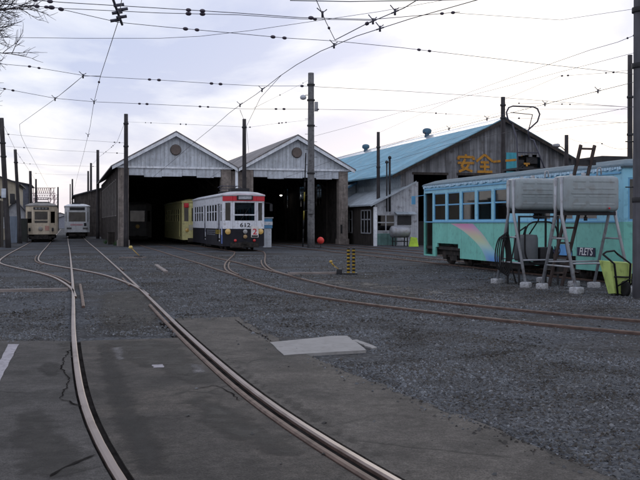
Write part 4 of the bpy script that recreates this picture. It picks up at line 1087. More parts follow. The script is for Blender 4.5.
# --- white, black and red tram number 612
M_w612 = mat('tram_white', (.70, .72, .78), .4, var=.06, streak=.18, dirt=(.42, .41, .42), dirt_amt=.3, spec=.4, seam=.93)
M_b612 = mat('tram_black', (.016, .016, .022), .5, spec=.15)
M_red = mat('tram_red', (.50, .025, .04), .4, var=.08)
LW = 11.8
side = [(.65, 1.1, 1.5, 2.45)]+[(2.25+.93*i, 3.0+.93*i, 1.5, 2.45) for i in range(4)]+[(7.25+.93*i, 8.0+.93*i, 1.5, 2.45) for i in range(4)]
sdoor = [(1.2, 2.05, .45, 2.45), (6.15, 7.0, .45, 2.45)]
t612 = tram('tram', 'white, black and red tram numbered 612 emerging from the left shed', 2.1, -12.35, LW, 2.2,
            dict(bottom=.22, eave=2.86, roof=3.1, fsill=1.52, ftop=2.52, fmid=False), [M_b612, M_w612, M_w612], None, side+sdoor, side+sdoor,
            bands=[(1.13, 0), (99, 1)], frame_mat=M_w612, glass=M_glassd, roof_mat=mat('roof_grey_white', (.42, .43, .46), .6, var=.2), cd=.3, fw=1.25)
# red band wraps the top of the front
k = MB(); h_ = 1.1
for (a, b_) in (((-h_, .3), (-.625, 0)), ((-.625, 0), (.625, 0)), ((.625, 0), (h_, .3))):
    d = Vector((b_[0]-a[0], b_[1]-a[1], 0)); nn = Vector((d.y, -d.x, 0)).normalized()*.03
    k.panel((a[0]+nn.x, a[1]+nn.y), (b_[0]+nn.x, b_[1]+nn.y), 2.57, 2.93, .03)
k.build('red_band', M_red, t612)
k = MB(); k.rbox(-.42, .42, -.09, .0, 2.62, 2.86, .02); so_ = k.build('destination_box', M_dark, t612)
k = MB(); k.box(-.34, .34, -.1, -.09, 2.66, 2.82); k.build('destination_blind', mat('blind', (.32, .33, .36), .6, var=.3, scale=14), so_)
k = MB(); k.box(-.625, .625, -.02, -.002, 1.82, 1.88); k.build('windscreen_bar', M_w612, t612)
text_mesh('fleet_number', '612', .30, M_b612, t612, (.02, -.008, 1.22), (math.pi/2, 0, 0), wide=1.25)
M_lens = mat('amber_lens', (.62, .40, .12), .2, spec=.6); M_rlens = mat('red_lens', (.55, .03, .03), .2, spec=.6)
for x in (-.86, .86): lamp_disc(t612, 'headlight', x, .12, .98, .13, M_lens)
lamp_disc(t612, 'centre_lamp', .02, -.01, .98, .10, mat('clear_lens', (.3, .3, .3), .2)); lamp_disc(t612, 'centre_lamp', .02, -.01, .72, .09, mat('dull_amber', (.3, .2, .1), .4))
for x in (-.5, .5): lamp_disc(t612, 'tail_light', x, -.005, .52, .065, M_rlens)
k = MB(); k.box(.33, .72, -.05, -.035, .68, 1.25); rp_ = k.build('route_plate', mat('route_white', (.62, .58, .56), .5), t612)
text_mesh('route_number', '2', .42, M_red, rp_, (.525, -.056, .84), (math.pi/2, 0, 0), wide=1.15)
k = MB(); k.box(.36, .69, -.056, -.05, .70, .79); k.build('plate_bar', M_dark, rp_)
k = MB(); k.box(-1.118, -1.102, .36, .66, .35, 1.10); o = k.build('side_panel_figure', mat('blue_panel', (.10, .16, .42), .5, var=.3, scale=10), t612)
k = MB(); k.box(-1.122, -1.119, .40, .62, .80, 1.25); k.build('pale_patch', mat('pale_blue_patch', (.5, .55, .68), .5), o)
M_yel = mat('yellow_letter', (.45, .33, .04), .5); k = MB(); rr = random.Random(5)
for i in range(5):
    y_ = 1.0+.32*i
    for q in range(3): k.box(-1.108, -1.102, y_+.02, y_+.22, .86+.08*q, .895+.08*q)
    k.box(-1.110, -1.104, y_+.1, y_+.14, .84, 1.07)
k.build('side_advert_marks', M_yel, t612)
k = MB()
for i in range(6):
    y_ = 2.7+.5*i
    for q in range(3): k.box(-1.108, -1.102, y_, y_+.34, .78+.11*q, .82+.11*q)
    k.box(-1.110, -1.104, y_+.15, y_+.19, .76, 1.06)
k.build('side_advert_marks', mat('grey_letter', (.16, .17, .2), .5), t612)
k = MB(); k.box(-.5, .5, 1.2, 2.0, 3.1, 3.28); k.build('roof_box', M_dark, t612)
collector(t612, 4.5, 3.1, 4, True)
k = MB(); k.bar((1.02, .2, 2.5), (1.42, -.02, 2.45), .02, .02); k.box(1.33, 1.47, -.05, -.02, 2.05, 2.42); k.build('mirror', M_dark, t612)
k = MB(); k.bar((-.2, -.03, 1.6), (.2, -.035, 2.2), .015, .02); k.build('wiper', M_black, t612)

# --- yellow tram behind it in the shed
M_yell = mat('tram_yellow', (.56, .52, .24), .45, var=.1, streak=.12, dirt=(.36, .33, .17), dirt_amt=.3)
side2 = [(2.1+1.05*i, 2.9+1.05*i, 1.5, 2.4) for i in range(8)]
ty = tram('tram', 'yellow tram half hidden in the left shed behind the 612 tram', 1.72, 1.3, 11.5, 2.2,
          dict(bottom=.3, eave=2.8, roof=3.05, fsill=1.5, ftop=2.45), [M_yell, M_yell], None, side2+[(1.0, 1.8, .5, 2.4)], side2,
          frame_mat=M_yell, glass=M_glassd, cd=.3, fw=1.2)
k = MB(); k.rbox(-1.0, -.7, -.02, .25, 2.44, 2.74, .03); k.build('red_marker', M_red, ty)
k = MB(); k.rbox(-.4, .4, -.07, .0, 2.5, 2.74, .02); k.build('destination_box', M_dark, ty)
for x in (-.8, .8): lamp_disc(ty, 'headlight', x, .1, .95, .11, M_lens)
k = MB(); k.box(-.7, .1, -.012, -.002, .95, 1.3); k.build('front_notice', mat('notice_grey', (.4, .38, .3), .6), ty)

# --- dark tram deep in the left bay
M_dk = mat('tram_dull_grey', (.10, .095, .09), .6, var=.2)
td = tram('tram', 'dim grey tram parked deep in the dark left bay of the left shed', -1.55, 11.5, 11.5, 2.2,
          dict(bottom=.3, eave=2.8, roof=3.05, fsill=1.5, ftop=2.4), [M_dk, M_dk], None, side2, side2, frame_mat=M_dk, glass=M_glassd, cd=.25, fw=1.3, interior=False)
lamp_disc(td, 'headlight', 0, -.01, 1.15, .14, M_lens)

# --- cream tram on the left
M_cream = mat('tram_cream', (.55, .47, .36), .5, var=.1, streak=.15, dirt=(.36, .3, .23), dirt_amt=.3)
pc = gp(39.5, 242.3); sc_, tc_ = ST(*pc)
side3 = [(1.3+.98*i, 2.1+.98*i, 1.45, 2.25) for i in range(10)]
tcr = tram('tram', 'weathered cream tram with three front windows parked at the far left', sc_+.12, tc_, 11.5, 2.25,
           dict(bottom=.55, eave=2.72, roof=2.98, fsill=1.38, ftop=2.32), [M_cream, M_cream], None, side3, side3, frame_mat=M_cream, glass=M_glassd, cd=.3, fw=1.15,
           roof_mat=mat('roof_dun', (.2, .19, .18), .8))
k = MB(); k.box(-.56, .56, -.03, -.01, 2.42, 2.62); d_ = k.build('destination_box', M_dark, tcr)
k = MB()
for i in range(4): k.box(-.44+.24*i, -.28+.24*i, -.034, -.03, 2.46, 2.58)
k.build('blind_marks', mat('blind_grey', (.2, .2, .2), .6), d_)
k = MB(); k.box(-.57, .57, -.03, -.003, 1.60, 1.66); k.build('windscreen_bar', M_cream, tcr)
lamp_disc(tcr, 'headlight', -.05, -.01, .98, .14, mat('dull_lens', (.28, .26, .24), .3))
for x in (-.84, .84): k = MB(); k.rbox(x-.07, x+.07, .02, .14, .8, 1.05, .02); k.build('side_lamp', M_dark, tcr)
k = MB(); k.box(.28, .58, -.03, -.003, .85, 1.2); k.build('front_badge', mat('faded_red', (.4, .22, .18), .6), tcr)
k = MB(); k.box(-.5, .5, -.2, .05, .2, .5); k.box(-1.0, 1.0, -.05, .3, .3, .42); k.build('lifeguard', M_under, tcr)
collector(tcr, 3.2, 2.98, 4, True)
# --- white tram
M_wg = mat('tram_pale_grey', (.62, .64, .67), .45, var=.08, streak=.12, dirt=(.33, .34, .36), dirt_amt=.25)
pw = gp(77.2, 238.7); sw_, tw_ = ST(*pw)
twh = tram('tram', 'pale grey tram with one broad windscreen parked beside the left shed', sw_, tw_, 11.5, 2.25,
           dict(bottom=.55, eave=2.95, roof=3.2, fsill=1.5, ftop=2.45), [M_wg, M_wg], None, side3, side3, frame_mat=M_wg, glass=M_glassd, cd=.2, fw=1.7)
k = MB(); k.box(-.68, .68, -.04, -.01, 2.60, 2.86); k.build('destination_box', M_dark, twh)
for x in (-.72, .72): k = MB(); k.rbox(x-.22, x+.22, -.04, .0, .85, 1.0, .02); k.build('headlight', mat('lamp_dark', (.1, .1, .1), .3), twh)
k = MB(); k.box(-.6, .5, -.012, -.002, 1.18, 1.32); k.build('front_notice', mat('pink_notice', (.5, .3, .33), .6), twh)
k = MB(); k.box(.6, .82, -.012, -.002, 1.12, 1.42); k.build('number_plate', M_dark, twh)
k = MB(); k.box(-.5, .3, .6, 1.4, 3.18, 3.32); k.build('roof_box', M_dark, twh)

# ------------------------------------------------------------------ poles
def pole(px, pybase, Y, pytop, w0, label, m=M_wood, lean=0, bands=(), extra=None, steps=0, group='poles along the tracks', name='utility_pole'):
    x = (px-320)*Y/F; zt = EYE+(HOR-pytop)*Y/F
    root = thing(name, label, 'pole', (x, Y, 0), 0, group)
    mb = MB(); n = 9; mb.tube([(lean*i/n, 0, -.2+(zt+.2)*i/n) for i in range(n+1)], w0, 12, r1=w0*.78)
    mb.build('shaft', m, root)
    for bz in bands:
        k = MB(); k.lathe([(w0*1.03, bz-.05), (w0*1.06, bz-.04), (w0*1.06, bz+.04), (w0*1.03, bz+.05)], (lean*bz/zt, 0, 0), 12); k.build('band', M_dark, root)
    for i in range(steps):
        k = MB(); zz = 2.2+i*.45; sx = 1 if i % 2 else -1; k.tube([(lean*zz/zt+sx*w0*.7, 0, zz), (lean*zz/zt+sx*(w0+.14), 0, zz)], .012, 5); k.build('step_bolt', M_dark, root)
    return root, zt
p1, z_ = pole(126, 247, 54.3, 114, .155, 'dark wooden pole standing before the left column of the left shed', bands=(7.6, 6.2))
p2, z_ = pole(244.3, 245, 56.4, 119, .15, 'dark wooden pole standing between the two shed fronts', bands=(7.6,))
p3, z_ = pole(311, 248, 51.8, 73, .22, 'tall grey concrete pole before the right shed mouth', M_conc, bands=(9.6, 8.7, 7.2, 4.4), steps=14)
p4, z_ = pole(378.3, 244, 57.2, 132, .13, 'slim dark pole before the annex of the blue-roofed workshop', bands=(6.4, 5.1))
p5, z_ = pole(503, 244, 48, 97, .15, 'dark pole rising before the peak of the workshop gable', bands=(7.9, 7.2))
p6, z_ = pole(630, 250, 40, 55, .135, 'tall thin dark pole behind the right end of the teal tram', bands=(7.2, 5.5))
p7, z_ = pole(640.3, 298, 17.4, -60, .155, 'thick near pole cut by the right edge of the picture', mat('near_pole', (.10, .10, .115), .8, var=.2, streak=.35), bands=(5.7, 1.95, 4.6), steps=3)
p9, z_ = pole(8.5, 248, 52, 118, .17, 'leaning dark pole at the far left edge', lean=-.42, bands=(6.2, 5.4))
p10, z_ = pole(20.5, 244, 63, 149.5, .14, 'slightly leaning pole behind the pale blue fence sheet', lean=-.38, bands=(5.8,))
p11, z_ = pole(31.8, 238, 87, 171, .17, 'dark pole just left of the cream tram roof', lean=-.15)
p12, z_ = pole(36, 236, 100, 179, .13, 'thin pole rising directly behind the cream tram roof')
p13, z_ = pole(58, 231, 161, 187, .17, 'lone far pole in the gap between cream tram and pale grey tram')
p14, z_ = pole(72.4, 233, 131, 179, .15, 'far pole rising above the left half of the pale grey tram')
p15, z_ = pole(70.2, 231, 150, 184, .11, 'thinnest far pole above the left corner of the pale grey tram')
p16, z_ = pole(88.2, 234, 119, 171, .16, 'shorter pole over the low building, nearest the pale grey tram')
p17, z_ = pole(91, 235, 104, 163, .16, 'middle pole of three standing against the left shed side')
p18, z_ = pole(97.8, 238, 82, 150, .17, 'tallest pole of three standing against the left shed side')
p8, z_ = pole(566.5, 245, 50, 135, .14, 'short pole with a lamp arm before the workshop roof edge')
k = MB(); k.tube([(0, 0, 5.5), (-.25, -.05, 5.75), (-.45, -.1, 5.85)], .025, 6); ar = k.build('lamp_arm', M_dark, p8)
k = MB(); k.lathe([(.02, -.32), (.09, -.26), (.13, 0), (.08, .1), (.02, .12)], (-.52, -.12, 5.86), 10, 0, 'x'); k.build('lamp_head', M_galv, ar)
# lamp on the concrete pole, its box and the trolley hook pole beside it
k = MB(); k.tube([(-.15, 0, 9.0), (-.3, 0, 9.0), (-.45, 0, 8.95)], .02, 6); ar = k.build('lamp_arm', M_dark, p3)
k = MB(); k.lathe([(.03, 9.02), (.14, 8.98), (.2, 8.88), (.16, 8.76), (.05, 8.72)], (-.46, 0, 0), 14); k.build('lamp_globe', mat('globe', (.45, .47, .52), .25), ar)
k = MB(); k.rbox(.2, .42, -.1, .1, 8.05, 8.6, .02); k.build('switch_box', M_galv, p3)
k = MB(); k.rbox(-.2, .2, -.36, -.2, 2.0, 2.6, .02); k.build('meter_box', M_conc, p3)
k = MB(); k.tube([(.14, 0, 0), (.14, 0, 4.0)], .03, 6); k.build('cable_conduit', M_dark, p7)
k = MB(); k.rbox(.12, .36, -.12, .12, 2.6, 3.2, .02); k.build('junction_box', M_dark, p9)
k = MB(); k.rbox(-.36, -.1, -.2, -.1, 2.95, 3.5, .02); k.build('enamel_sign', mat('enamel_white', (.5, .55, .62), .4), p9)
a_ = gp(302.8, 246.8); b_ = at(305.8, 153, 51.2)
k = MB(); ns = 10
for i in range(ns):
    f0, f1 = i/ns, (i+1)/ns; va = Vector((a_[0], a_[1], 0)); vb = b_
    k.tube([va.lerp(vb, f0), va.lerp(vb, f1)], .035, 8, 1 if 3 <= i < 6 and i != 4 else 0)
tag(k.build('hook_pole', [M_dark, mat('yellow_faded', (.36, .30, .06), .6)]), 'thin yellow-banded hook pole leaning beside the concrete pole', 'hook pole')
# red ball by the shed mouth
pb = at(320.6, 240.5, 51.4)
rb = thing('marker_ball', 'red round marker ball on a stake beside the concrete pole', 'marker', (pb.x, pb.y, 0))
k = MB(); k.lathe([(.02, -.21), (.11, -.18), (.19, -.09), (.21, 0), (.19, .09), (.11, .18), (.02, .21)], (0, 0, pb.z), 18); k.build('ball', mat('marker_red', (.62, .05, .04), .4), rb)
k = MB(); k.tube([(0, 0, 0), (0, 0, pb.z-.2)], .03, 6); k.build('stake', M_dark, rb)
k = MB(); k.lathe([(.16, 0), (.16, .04), (.05, .06)], (0, 0, 0), 12); k.build('base', M_dark, rb)

# ------------------------------------------------------------------ point levers
M_stripe_y = mat('stripe_yellow', (.36, .235, .03), .6, var=.2, scale=20); M_lev = mat('lever_yellow', (.42, .27, .06), .5, var=.3)
pm = gp(351, 274.5)
sm_ = thing('point_indicator', 'pair of short black and yellow striped posts with a tilted lever', 'point lever', (pm[0], pm[1], 0))
for dx in (-.075, .075):
    k = MB(); nn = 14
    for i in range(nn): k.lathe([(.036, 0), (.046, .008), (.046, .04), (.036, .052)], (dx, 0, .04+i*.052), 10, i % 2)
    k.build('striped_post', [M_stripe_y, M_black], sm_)
k = MB(); k.rbox(-.2, .18, -.12, .12, 0, .05, .01); k.rbox(-.42, -.26, -.08, .08, 0, .16, .02); k.box(-.4, .1, -.03, .03, .01, .04); k.build('base', M_dark, sm_)
k = MB(); k.tube([(-.34, 0, .14), (-.5, 0, .26)], .016, 6); k.tube([(-.5, 0, .26), (-.56, 0, .33)], .026, 6); k.lathe([(.02, 0), (.045, .02), (.05, .05), (.03, .08)], (-.58, 0, .33), 10); k.build('lever', M_lev, sm_)
pm = gp(138, 258); s2_ = thing('point_lever', 'yellow knobbed point lever on the gravel before the left shed', 'point lever', (pm[0], pm[1], 0))
k = MB(); k.rbox(-.16, .2, -.1, .1, 0, .10, .02); k.build('base', M_dark, s2_)
k = MB(); k.tube([(.05, 0, .1), (-.28, 0, .42)], .018, 6); k.build('lever', M_lev, s2_)
k = MB(); k.lathe([(.02, .38), (.08, .41), (.09, .46), (.05, .52)], (-.31, 0, 0), 10); k.build('weight', mat('lever_weight', (.5, .38, .12), .5), s2_)

# ------------------------------------------------------------------ oil tanks on frames, ladder, cart
M_tank = mat('tank_grey', (.27, .31, .325), .5, .05, var=.06, streak=.1, dirt=(.22, .235, .235), dirt_amt=.35, spec=.4)
M_leg = mat('leg_galv', (.33, .345, .37), .45, .35, var=.15, dirt=(.2, .18, .17), dirt_amt=.25)
M_foot = mat('foot_concrete', (.36, .37, .39), .95, var=.25, scale=14, bump=.5, bscale=30, dirt=(.18, .17, .16), dirt_amt=.4)
def oil_tank(label, s, t, z0, z1, hl_, hd, feet_t):
    root = thing('oil_tank', label, 'tank', W(s, t), TH, 'grey oil tanks on stilts')
    k = MB(); k.rbox(-hl_, hl_, -hd, hd, z0, z1, .10)
    body = k.build('tank_body', M_tank, root)
    for sy in (-1, 1):                        # pressed ribs on the long faces
        k = MB()
        for zz in (.2, .42, .64, .84):
            for xx in (-.36, .04, .36):
                w_ = .16 if xx else .07
                zc2 = z0+(z1-z0)*zz; ya = sy*(hd+.004)
                k.rbox(xx*hl_/.66-w_, xx*hl_/.66+w_, min(sy*(hd-.03), ya), max(sy*(hd-.03), ya), zc2-.028, zc2+.028, .012)
        k.build('pressed_rib', M_tank, body)
    k = MB(); k.box(-hl_+.1, hl_-.1, -hd-.014, -hd+.02, (z0+z1)/2-.008, (z0+z1)/2+.008); k.build('seam', M_tank, body)
    k = MB(); k.tube([(hl_*.45, 0, z1-.02), (hl_*.45, 0, z1+.14), (hl_*.48, 0, z1+.19), (hl_*.57, 0, z1+.19), (hl_*.60, 0, z1+.14), (hl_*.60, 0, z1+.04)], .018, 8); k.build('vent_pipe', M_leg, root)
    k = MB(); k.lathe([(.05, z1-.02), (.05, z1+.06), (.03, z1+.08)], (-.05, 0, 0), 10); k.build('filler_cap', M_leg, root)
    k = MB(); k.lathe([(.035, z1-.02), (.035, z1+.05)], (-hl_*.55, 0, 0), 8); k.build('gauge_cap', M_leg, root)
    k = MB(); k.tube([(hl_*.55, -hd-.015, z0+.07), (hl_*.55, -hd-.04, z0+.07)], .02, 8); k.build('red_tag', M_red, root)
    k = MB(); k.tube([(.0, 0, z0+.02), (0, 0, z0-.12), (.0, .0, z0-.16)], .022, 8); k.lathe([(.04, 0), (.04, .08)], (0, 0, z0-.2), 10); k.build('drain_valve', M_dark, root)
    for sx in (-1, 1):
        for sy in (-1, 1):
            k = MB(); x = sx*(hl_-.02); fy = sy*.70
            k.tube([(x+sx*.02, sy*hd*.35, z1-.03), (x+sx*.03, sy*hd*.40, z0-.10), (x+sx*.03, fy, .06)], [.045, .036, .034], 10)
            lg = k.build('leg', M_leg, root)
            k = MB(); az = R(); k.rbox(-.13, .13, -.11, .11, -.02, .12+.02*R(), .03, 0, Matrix.Translation((x+sx*.03, fy, 0)) @ Matrix.Rotation(az, 4, 'Z')); k.build('foot', M_foot, lg)
        x = sx*(hl_+.01)
        for zz in (.55, 1.15):
            f_ = (z0-.10-zz)/(z0-.10-.06); yy = hd*.40+(.70-hd*.40)*f_
            k = MB(); k.tube([(x, -yy, zz), (x, yy, zz)], .02, 8); k.build('cross_brace', M_leg, root)
    for sy in (-1, 1):
        f_ = (z0-.10-.62)/(z0-.10-.06); yy = hd*.40+(.70-hd*.40)*f_
        k = MB(); k.tube([(-hl_, sy*yy, .62), (hl_, sy*yy, .62)], .02, 8); k.build('side_rail', M_leg, root)
    k = MB(); k.box(-hl_, hl_, -hd*.5, -hd*.3, z0-.08, z0-.003); k.box(-hl_, hl_, hd*.3, hd*.5, z0-.08, z0-.003); k.build('cradle', M_dark, root)
    return root
oil_tank('farther grey oil tank on splayed legs, left of the pair', 4.02, -38.45, 1.80, 2.55, .62, .33, 0)
oil_tank('nearer grey oil tank on splayed legs, right of the pair', 4.22, -40.3, 1.74, 2.52, .66, .33, 0)
# pump unit with hoses under the left tank
pu = thing('pump_unit', 'grey drum pump with black hose loops under the left oil tank', 'pump', W(4.05, -38.3), TH)
k = MB(); k.lathe([(.02, .55), (.26, .58), (.29, .64), (.29, 1.12), (.26, 1.2), (.02, 1.22)], (-.18, 0, 0), 18); k.build('drum', mat('drum_grey', (.13, .14, .15), .5), pu)
k = MB(); k.box(-.55, .55, -.3, .3, .48, .54); k.build('shelf', M_dark, pu)
k = MB(); k.box(-.53, .53, -.3, -.26, 1.62, 1.66); k.build('top_bar', M_dark, pu)
for (x, y) in ((-.52, -.28), (.52, -.28), (-.52, .28), (.52, .28)):
    k = MB(); k.bar((x, y, 0), (x, y, 1.66), .04, .04); k.build('post', M_dark, pu)
k = MB()
for j in range(5):
    cxx = -.74-.015*j; pts = []
    for i in range(25):
        a = math.pi*2*i/24; pts.append((cxx+(.10+.012*j)*math.cos(a), -.1+.05*j+.03*math.sin(a*2), .75+(.52-.03*j)*math.sin(a)))
    k.tube(pts, .017, 6, cap=False)
k.build('hose_coil', M_rubber, pu)
k = MB(); pts = []
for i in range(41):
    a = -math.pi/2+math.pi*2*i/40; ca, sa = math.cos(a), math.sin(a); n4 = (abs(ca)**3.5+abs(sa)**3.5)**(-1/3.5)
    pts.append((.03+.44*ca*n4, -.36, 1.02+.5*sa*n4))
k.tube(pts, .02, 6, cap=False); k.build('hose_loop', M_rubber, pu)
k = MB(); k.tube([(-.3, -.1, 1.2), (-.35, -.3, 1.4), (-.62, -.35, 1.25), (-.7, -.2, .5), (-.6, -.3, .05)], .02, 6); k.tube([(.2, 0, 1.8), (.1, -.1, 1.55), (-.1, 0, 1.2)], .018, 6); k.build('hose_drop', M_rubber, pu)
k = MB(); k.rbox(.1, .45, -.2, .2, .54, .9, .03); k.build('motor_case', M_dark, pu)
# wooden ladder
b0 = Vector((5.55, 20.75, 0)); t0 = Vector((5.95, 19.55, 3.22))
ld = thing('ladder', 'dark wooden ladder leaning on the right oil tank', 'ladder', (b0.x, b0.y, 0))
M_lad = mat('ladder_wood', (.085, .065, .06), .85, streak=.4, grain=(10, 10, 1))
dv = t0-b0; vv = Vector((VX, VY, 0))
for sx in (-1, 1):
    k = MB(); k.bar(vv*(sx*.17), dv+vv*(sx*.175), .045, .075); k.build('rail', M_lad, ld)
for i in range(9):
    f_ = .1+.875*i/8; k = MB(); k.bar(dv*f_-vv*.17, dv*f_+vv*.17, .035, .045); k.build('rung', M_lad, ld)
k = MB(); k.bar(dv*.885-vv*.28+Vector((0, .05, 0)), dv*.885+vv*.30+Vector((0, .05, 0)), .09, .12); k.build('stay_block', M_dark, ld)
# lime wheelbarrow standing on end by the near pole
M_lime = mat('lime_paint', (.44, .56, .17), .5, var=.12, dirt=(.2, .26, .08), dirt_amt=.3)
pwb = gp(619, 296)
wb = thing('wheelbarrow', 'lime green wheelbarrow tipped on end beside the near right pole', 'wheelbarrow', (pwb[0]+.05, pwb[1], 0), TH)
k = MB()
# tray: tapered open tub standing on its nose; opening faces the tram
k.prism([(-.16, .06), (.20, .02), (.26, .66), (-.26, .70)], .0, .03)
k.add([(-.16, 0, .06), (-.26, 0, .70), (-.30, .34, .72), (-.13, .26, .03)], [(0, 1, 2, 3)]); k.add([(.20, 0, .02), (.26, 0, .66), (.30, .34, .68), (.17, .26, .0)], [(3, 2, 1, 0)])
k.add([(-.26, 0, .70), (.26, 0, .66), (.30, .34, .68), (-.30, .34, .72)], [(0, 1, 2, 3)]); k.add([(-.16, 0, .06), (.20, 0, .02), (.17, .26, .0), (-.13, .26, .03)], [(3, 2, 1, 0)])
k.build('tray', M_lime, wb)
k = MB()
for (xa, xb, xc) in ((-.12, -.20, -.50), (.14, .18, -.16)):
    k.tube([(xa, -.05, .03), (xb, -.05, .66), (xc, -.10, .86)], .022, 8)
k.tube([(-.50, -.10, .86), (-.42, -.1, .91), (-.24, -.1, .93), (-.16, -.1, .86)], .02, 8); k.tube([(-.2, -.05, .4), (.17, -.05, .38)], .018, 8)
k.tube([(-.14, -.05, .2), (-.05, -.3, .35), (.1, -.3, .35), (.15, -.05, .2)], .016, 8)
k.build('handle_frame', M_black, wb)
k = MB(); k.lathe([(.05, -.03), (.13, -.04), (.16, -.02), (.16, .02), (.13, .04), (.05, .03)], (.02, -.1, .16), 18, 0, 'x'); k.build('wheel', M_rubber, wb)

# ------------------------------------------------------------------ overhead wires
def wire(label, pts, r=.009, sag=.0, ins=(), fit=(), name='overhead_wire', cat='wire', group='overhead wires', smooth=False, ir=.055):
    """pts 3-D; ins = fractions along by image x or list of 3-D points; fit = clamp points"""
    P = []
    for i in range(len(pts)-1):
        a, b = Vector(pts[i]), Vector(pts[i+1]); n = 8 if sag else 2
        for k in range(n): P.append(a.lerp(b, k/n)-Vector((0, 0, sag*4*(k/n)*(1-k/n))))
    P.append(Vector(pts[-1]))
    root = thing(name, label, cat, P[0], 0, group)
    mb = MB(); mb.tube([p-P[0] for p in P], r*.72, 5); mb.build('strand', M_wire, root)
    def by_px(px):
        for i in range(len(P)-1):
            xa, xb = 320+F*P[i].x/P[i].y, 320+F*P[i+1].x/P[i+1].y
            if min(xa, xb) <= px <= max(xa, xb) and abs(xa-xb) > 1e-6:
                q0, q1 = (px-320)/F, 0
                a, b = P[i], P[i+1]; den = (b.x-a.x)-q0*(b.y-a.y); t = (q0*a.y-a.x)/den if abs(den) > 1e-9 else 0
                return a.lerp(b, t), (b-a).normalized()
        return None, None
    for px in ins:
        p, d = by_px(px)
        if p is None: continue
        k = MB(); R_ = ir*(.48+.2*R())
        k.lathe([(.3*R_, -1.5*R_), (.8*R_, -1.0*R_), (R_, -.35*R_), (R_, .35*R_), (.8*R_, 1.0*R_), (.3*R_, 1.5*R_)], (0, 0, 0), 8, 0, 'z')
        o = k.build('insulator', M_insul, root); o.location = p-P[0]; o.rotation_euler = d.to_track_quat('Z', 'Y').to_euler()
    for px in fit:
        p, d = by_px(px)
        if p is None: continue
        x = d.cross(Vector((0, 0, 1))).normalized()
        k = MB(); k.tube([-x*.10+Vector((0, 0, .11)), Vector((0, 0, .02)), x*.08+Vector((0, 0, .08))], .010, 5); k.tube([-d*.12, d*.12], .014, 5); k.tube([Vector((0, 0, -.06)), Vector((0, 0, .05))], .022, 5)
        o = k.build('wire_clamp', M_wire, root); o.location = p-P[0]
    return root
CZ = 5.2
def along(line, z, y0, y1, st=4, dx=0): 
    L_ = [p for p in line if y0 <= p.y <= y1]; L_ = L_[::st]+[L_[-1]]
    return [Vector((p.x+dx, p.y, z)) for p in L_]
cA = [Vector((-1.0, 4, 5.25)), at(122, -2, 14.7), at(118, 22, 16.35), at(100.5, 76, 22.2), at(93.8, 103, 27.3)]+[Vector((p.x, p.y, CZ)) for p in A if p.y > 34][::6]
wa = wire('contact wire above the straight foreground track running away at left', cA, .010, ins=(109.8, 108.2, 103.5, 101.8, 99), fit=(118, 94, 88))
k = MB()
for j, (dx, dz) in enumerate(((-.06, .0), (.05, .06), (-.03, .14), (.07, .2), (0, .28))):
    k.tube([(dx-.09, .0, dz), (dx+.09, .05, dz+.04)], .03, 6); 
k.tube([(0, -.5, .32), (0, .3, .0)], .025, 6); o = k.build('section_insulator', M_wire, wa); o.location = at(118.5, 21, 16.2)-cA[0]
wire('contact wire following the S-bend siding to the cream tram', [at(100.5, 76, 22.2), at(83, 76, 22.6), at(55, 99, 26.8)]+along(B, CZ, 33, 190, 6), .009, fit=(83, 55))
wire('short slanting pull wire crossing between the two left contact wires', [at(83, 76, 22.5), at(70, 87, 24.5), at(55.5, 98.6, 26.8)], .008)
cC = [Vector((p.x, p.y, CZ-max(0, p.y-30)*.031)) for p in Ct if p.y < 55][::3]+[W(-1.5, -.5, 4.35), W(-1.5, 20, 4.35)]
wc = wire('long contact wire sweeping from upper right to the left shed', cC, .011, fit=(240, 262, 334, 380))
wire('second wire running close above the sweeping contact wire', [at(440, -14, 14.0), at(404, 8, 15.4), at(366, 24, 16.6), at(335, 40, 17.9)], .012, ins=(367,), fit=(373, 395))
wire('contact wire dropping from the top edge onto the sweeping wire', [Vector((-1.0, 6, 5.25)), at(315, -3, 14.4), at(326, 22, 16.2), at(335, 40, 17.8)], .010, ins=(329,), fit=(322.5, 336))
wire('contact wire over the short track of the 612 tram', [Vector((-.95, 22, 5.2)), Vector((-1.75, 25.8, 5.15)), Vector((-2.72, 32.5, 5.05)), Vector((-3.4, 42, 4.85))]+[W(2.1, -.5, 4.35), W(2.1, 20, 4.35)], .009)
wire('contact wire above the teal tram running into the right shed', [W(6.8, -56, 5.0), W(6.8, -33.5, 5.0), W(6.8, -15, 4.9), W(6.8, -.5, 4.35), W(6.8, 20, 4.35)], .010, fit=(545, 598, 487, 449))
wire('contact wire of the overgrown track passing the workshop gable', [W(10.1, -46, 5.1), W(10.1, -20, 5.1), W(10.1, -.5, 4.35), W(10.1, 20, 4.35)], .009, fit=(470,))
# cross spans
wire('upper of two topmost span wires crossing the whole view', [at(-40, -6, 14.2), at(64, 2.5, 14.8), at(160, 8.2, 15.2), at(240, 13.2, 15.6), at(300, 17.6, 16), at(372, 19.5, 16.4), at(460, 12, 17)], .009, ins=(35, 50, 188.5, 202.5, 311, 442, 453))
wire('lower of two topmost span wires crossing the whole view', [at(-40, 0, 14.3), at(64, 8.5, 14.9), at(160, 13, 15.3), at(240, 14.9, 15.7), at(300, 18.9, 16.1), at(372, 20.4, 16.5)], .008, ins=(37, 46.5, 51.5, 188.5, 202.5, 315))
wire('slanting span wire holding the section insulator at top left', [at(60, 9, 16.1), at(118, 22.3, 16.4), at(160, 26.5, 16.7), at(237, 33.5, 17.2), at(285, 38, 17.5), at(335, 41, 17.9), at(400, 47.5, 18.3), at(468, 55.5, 18.8), at(560, 66, 19.4), at(660, 77, 20)], .008, ins=(61, 185.5, 197, 273, 284.5, 419, 429.5))
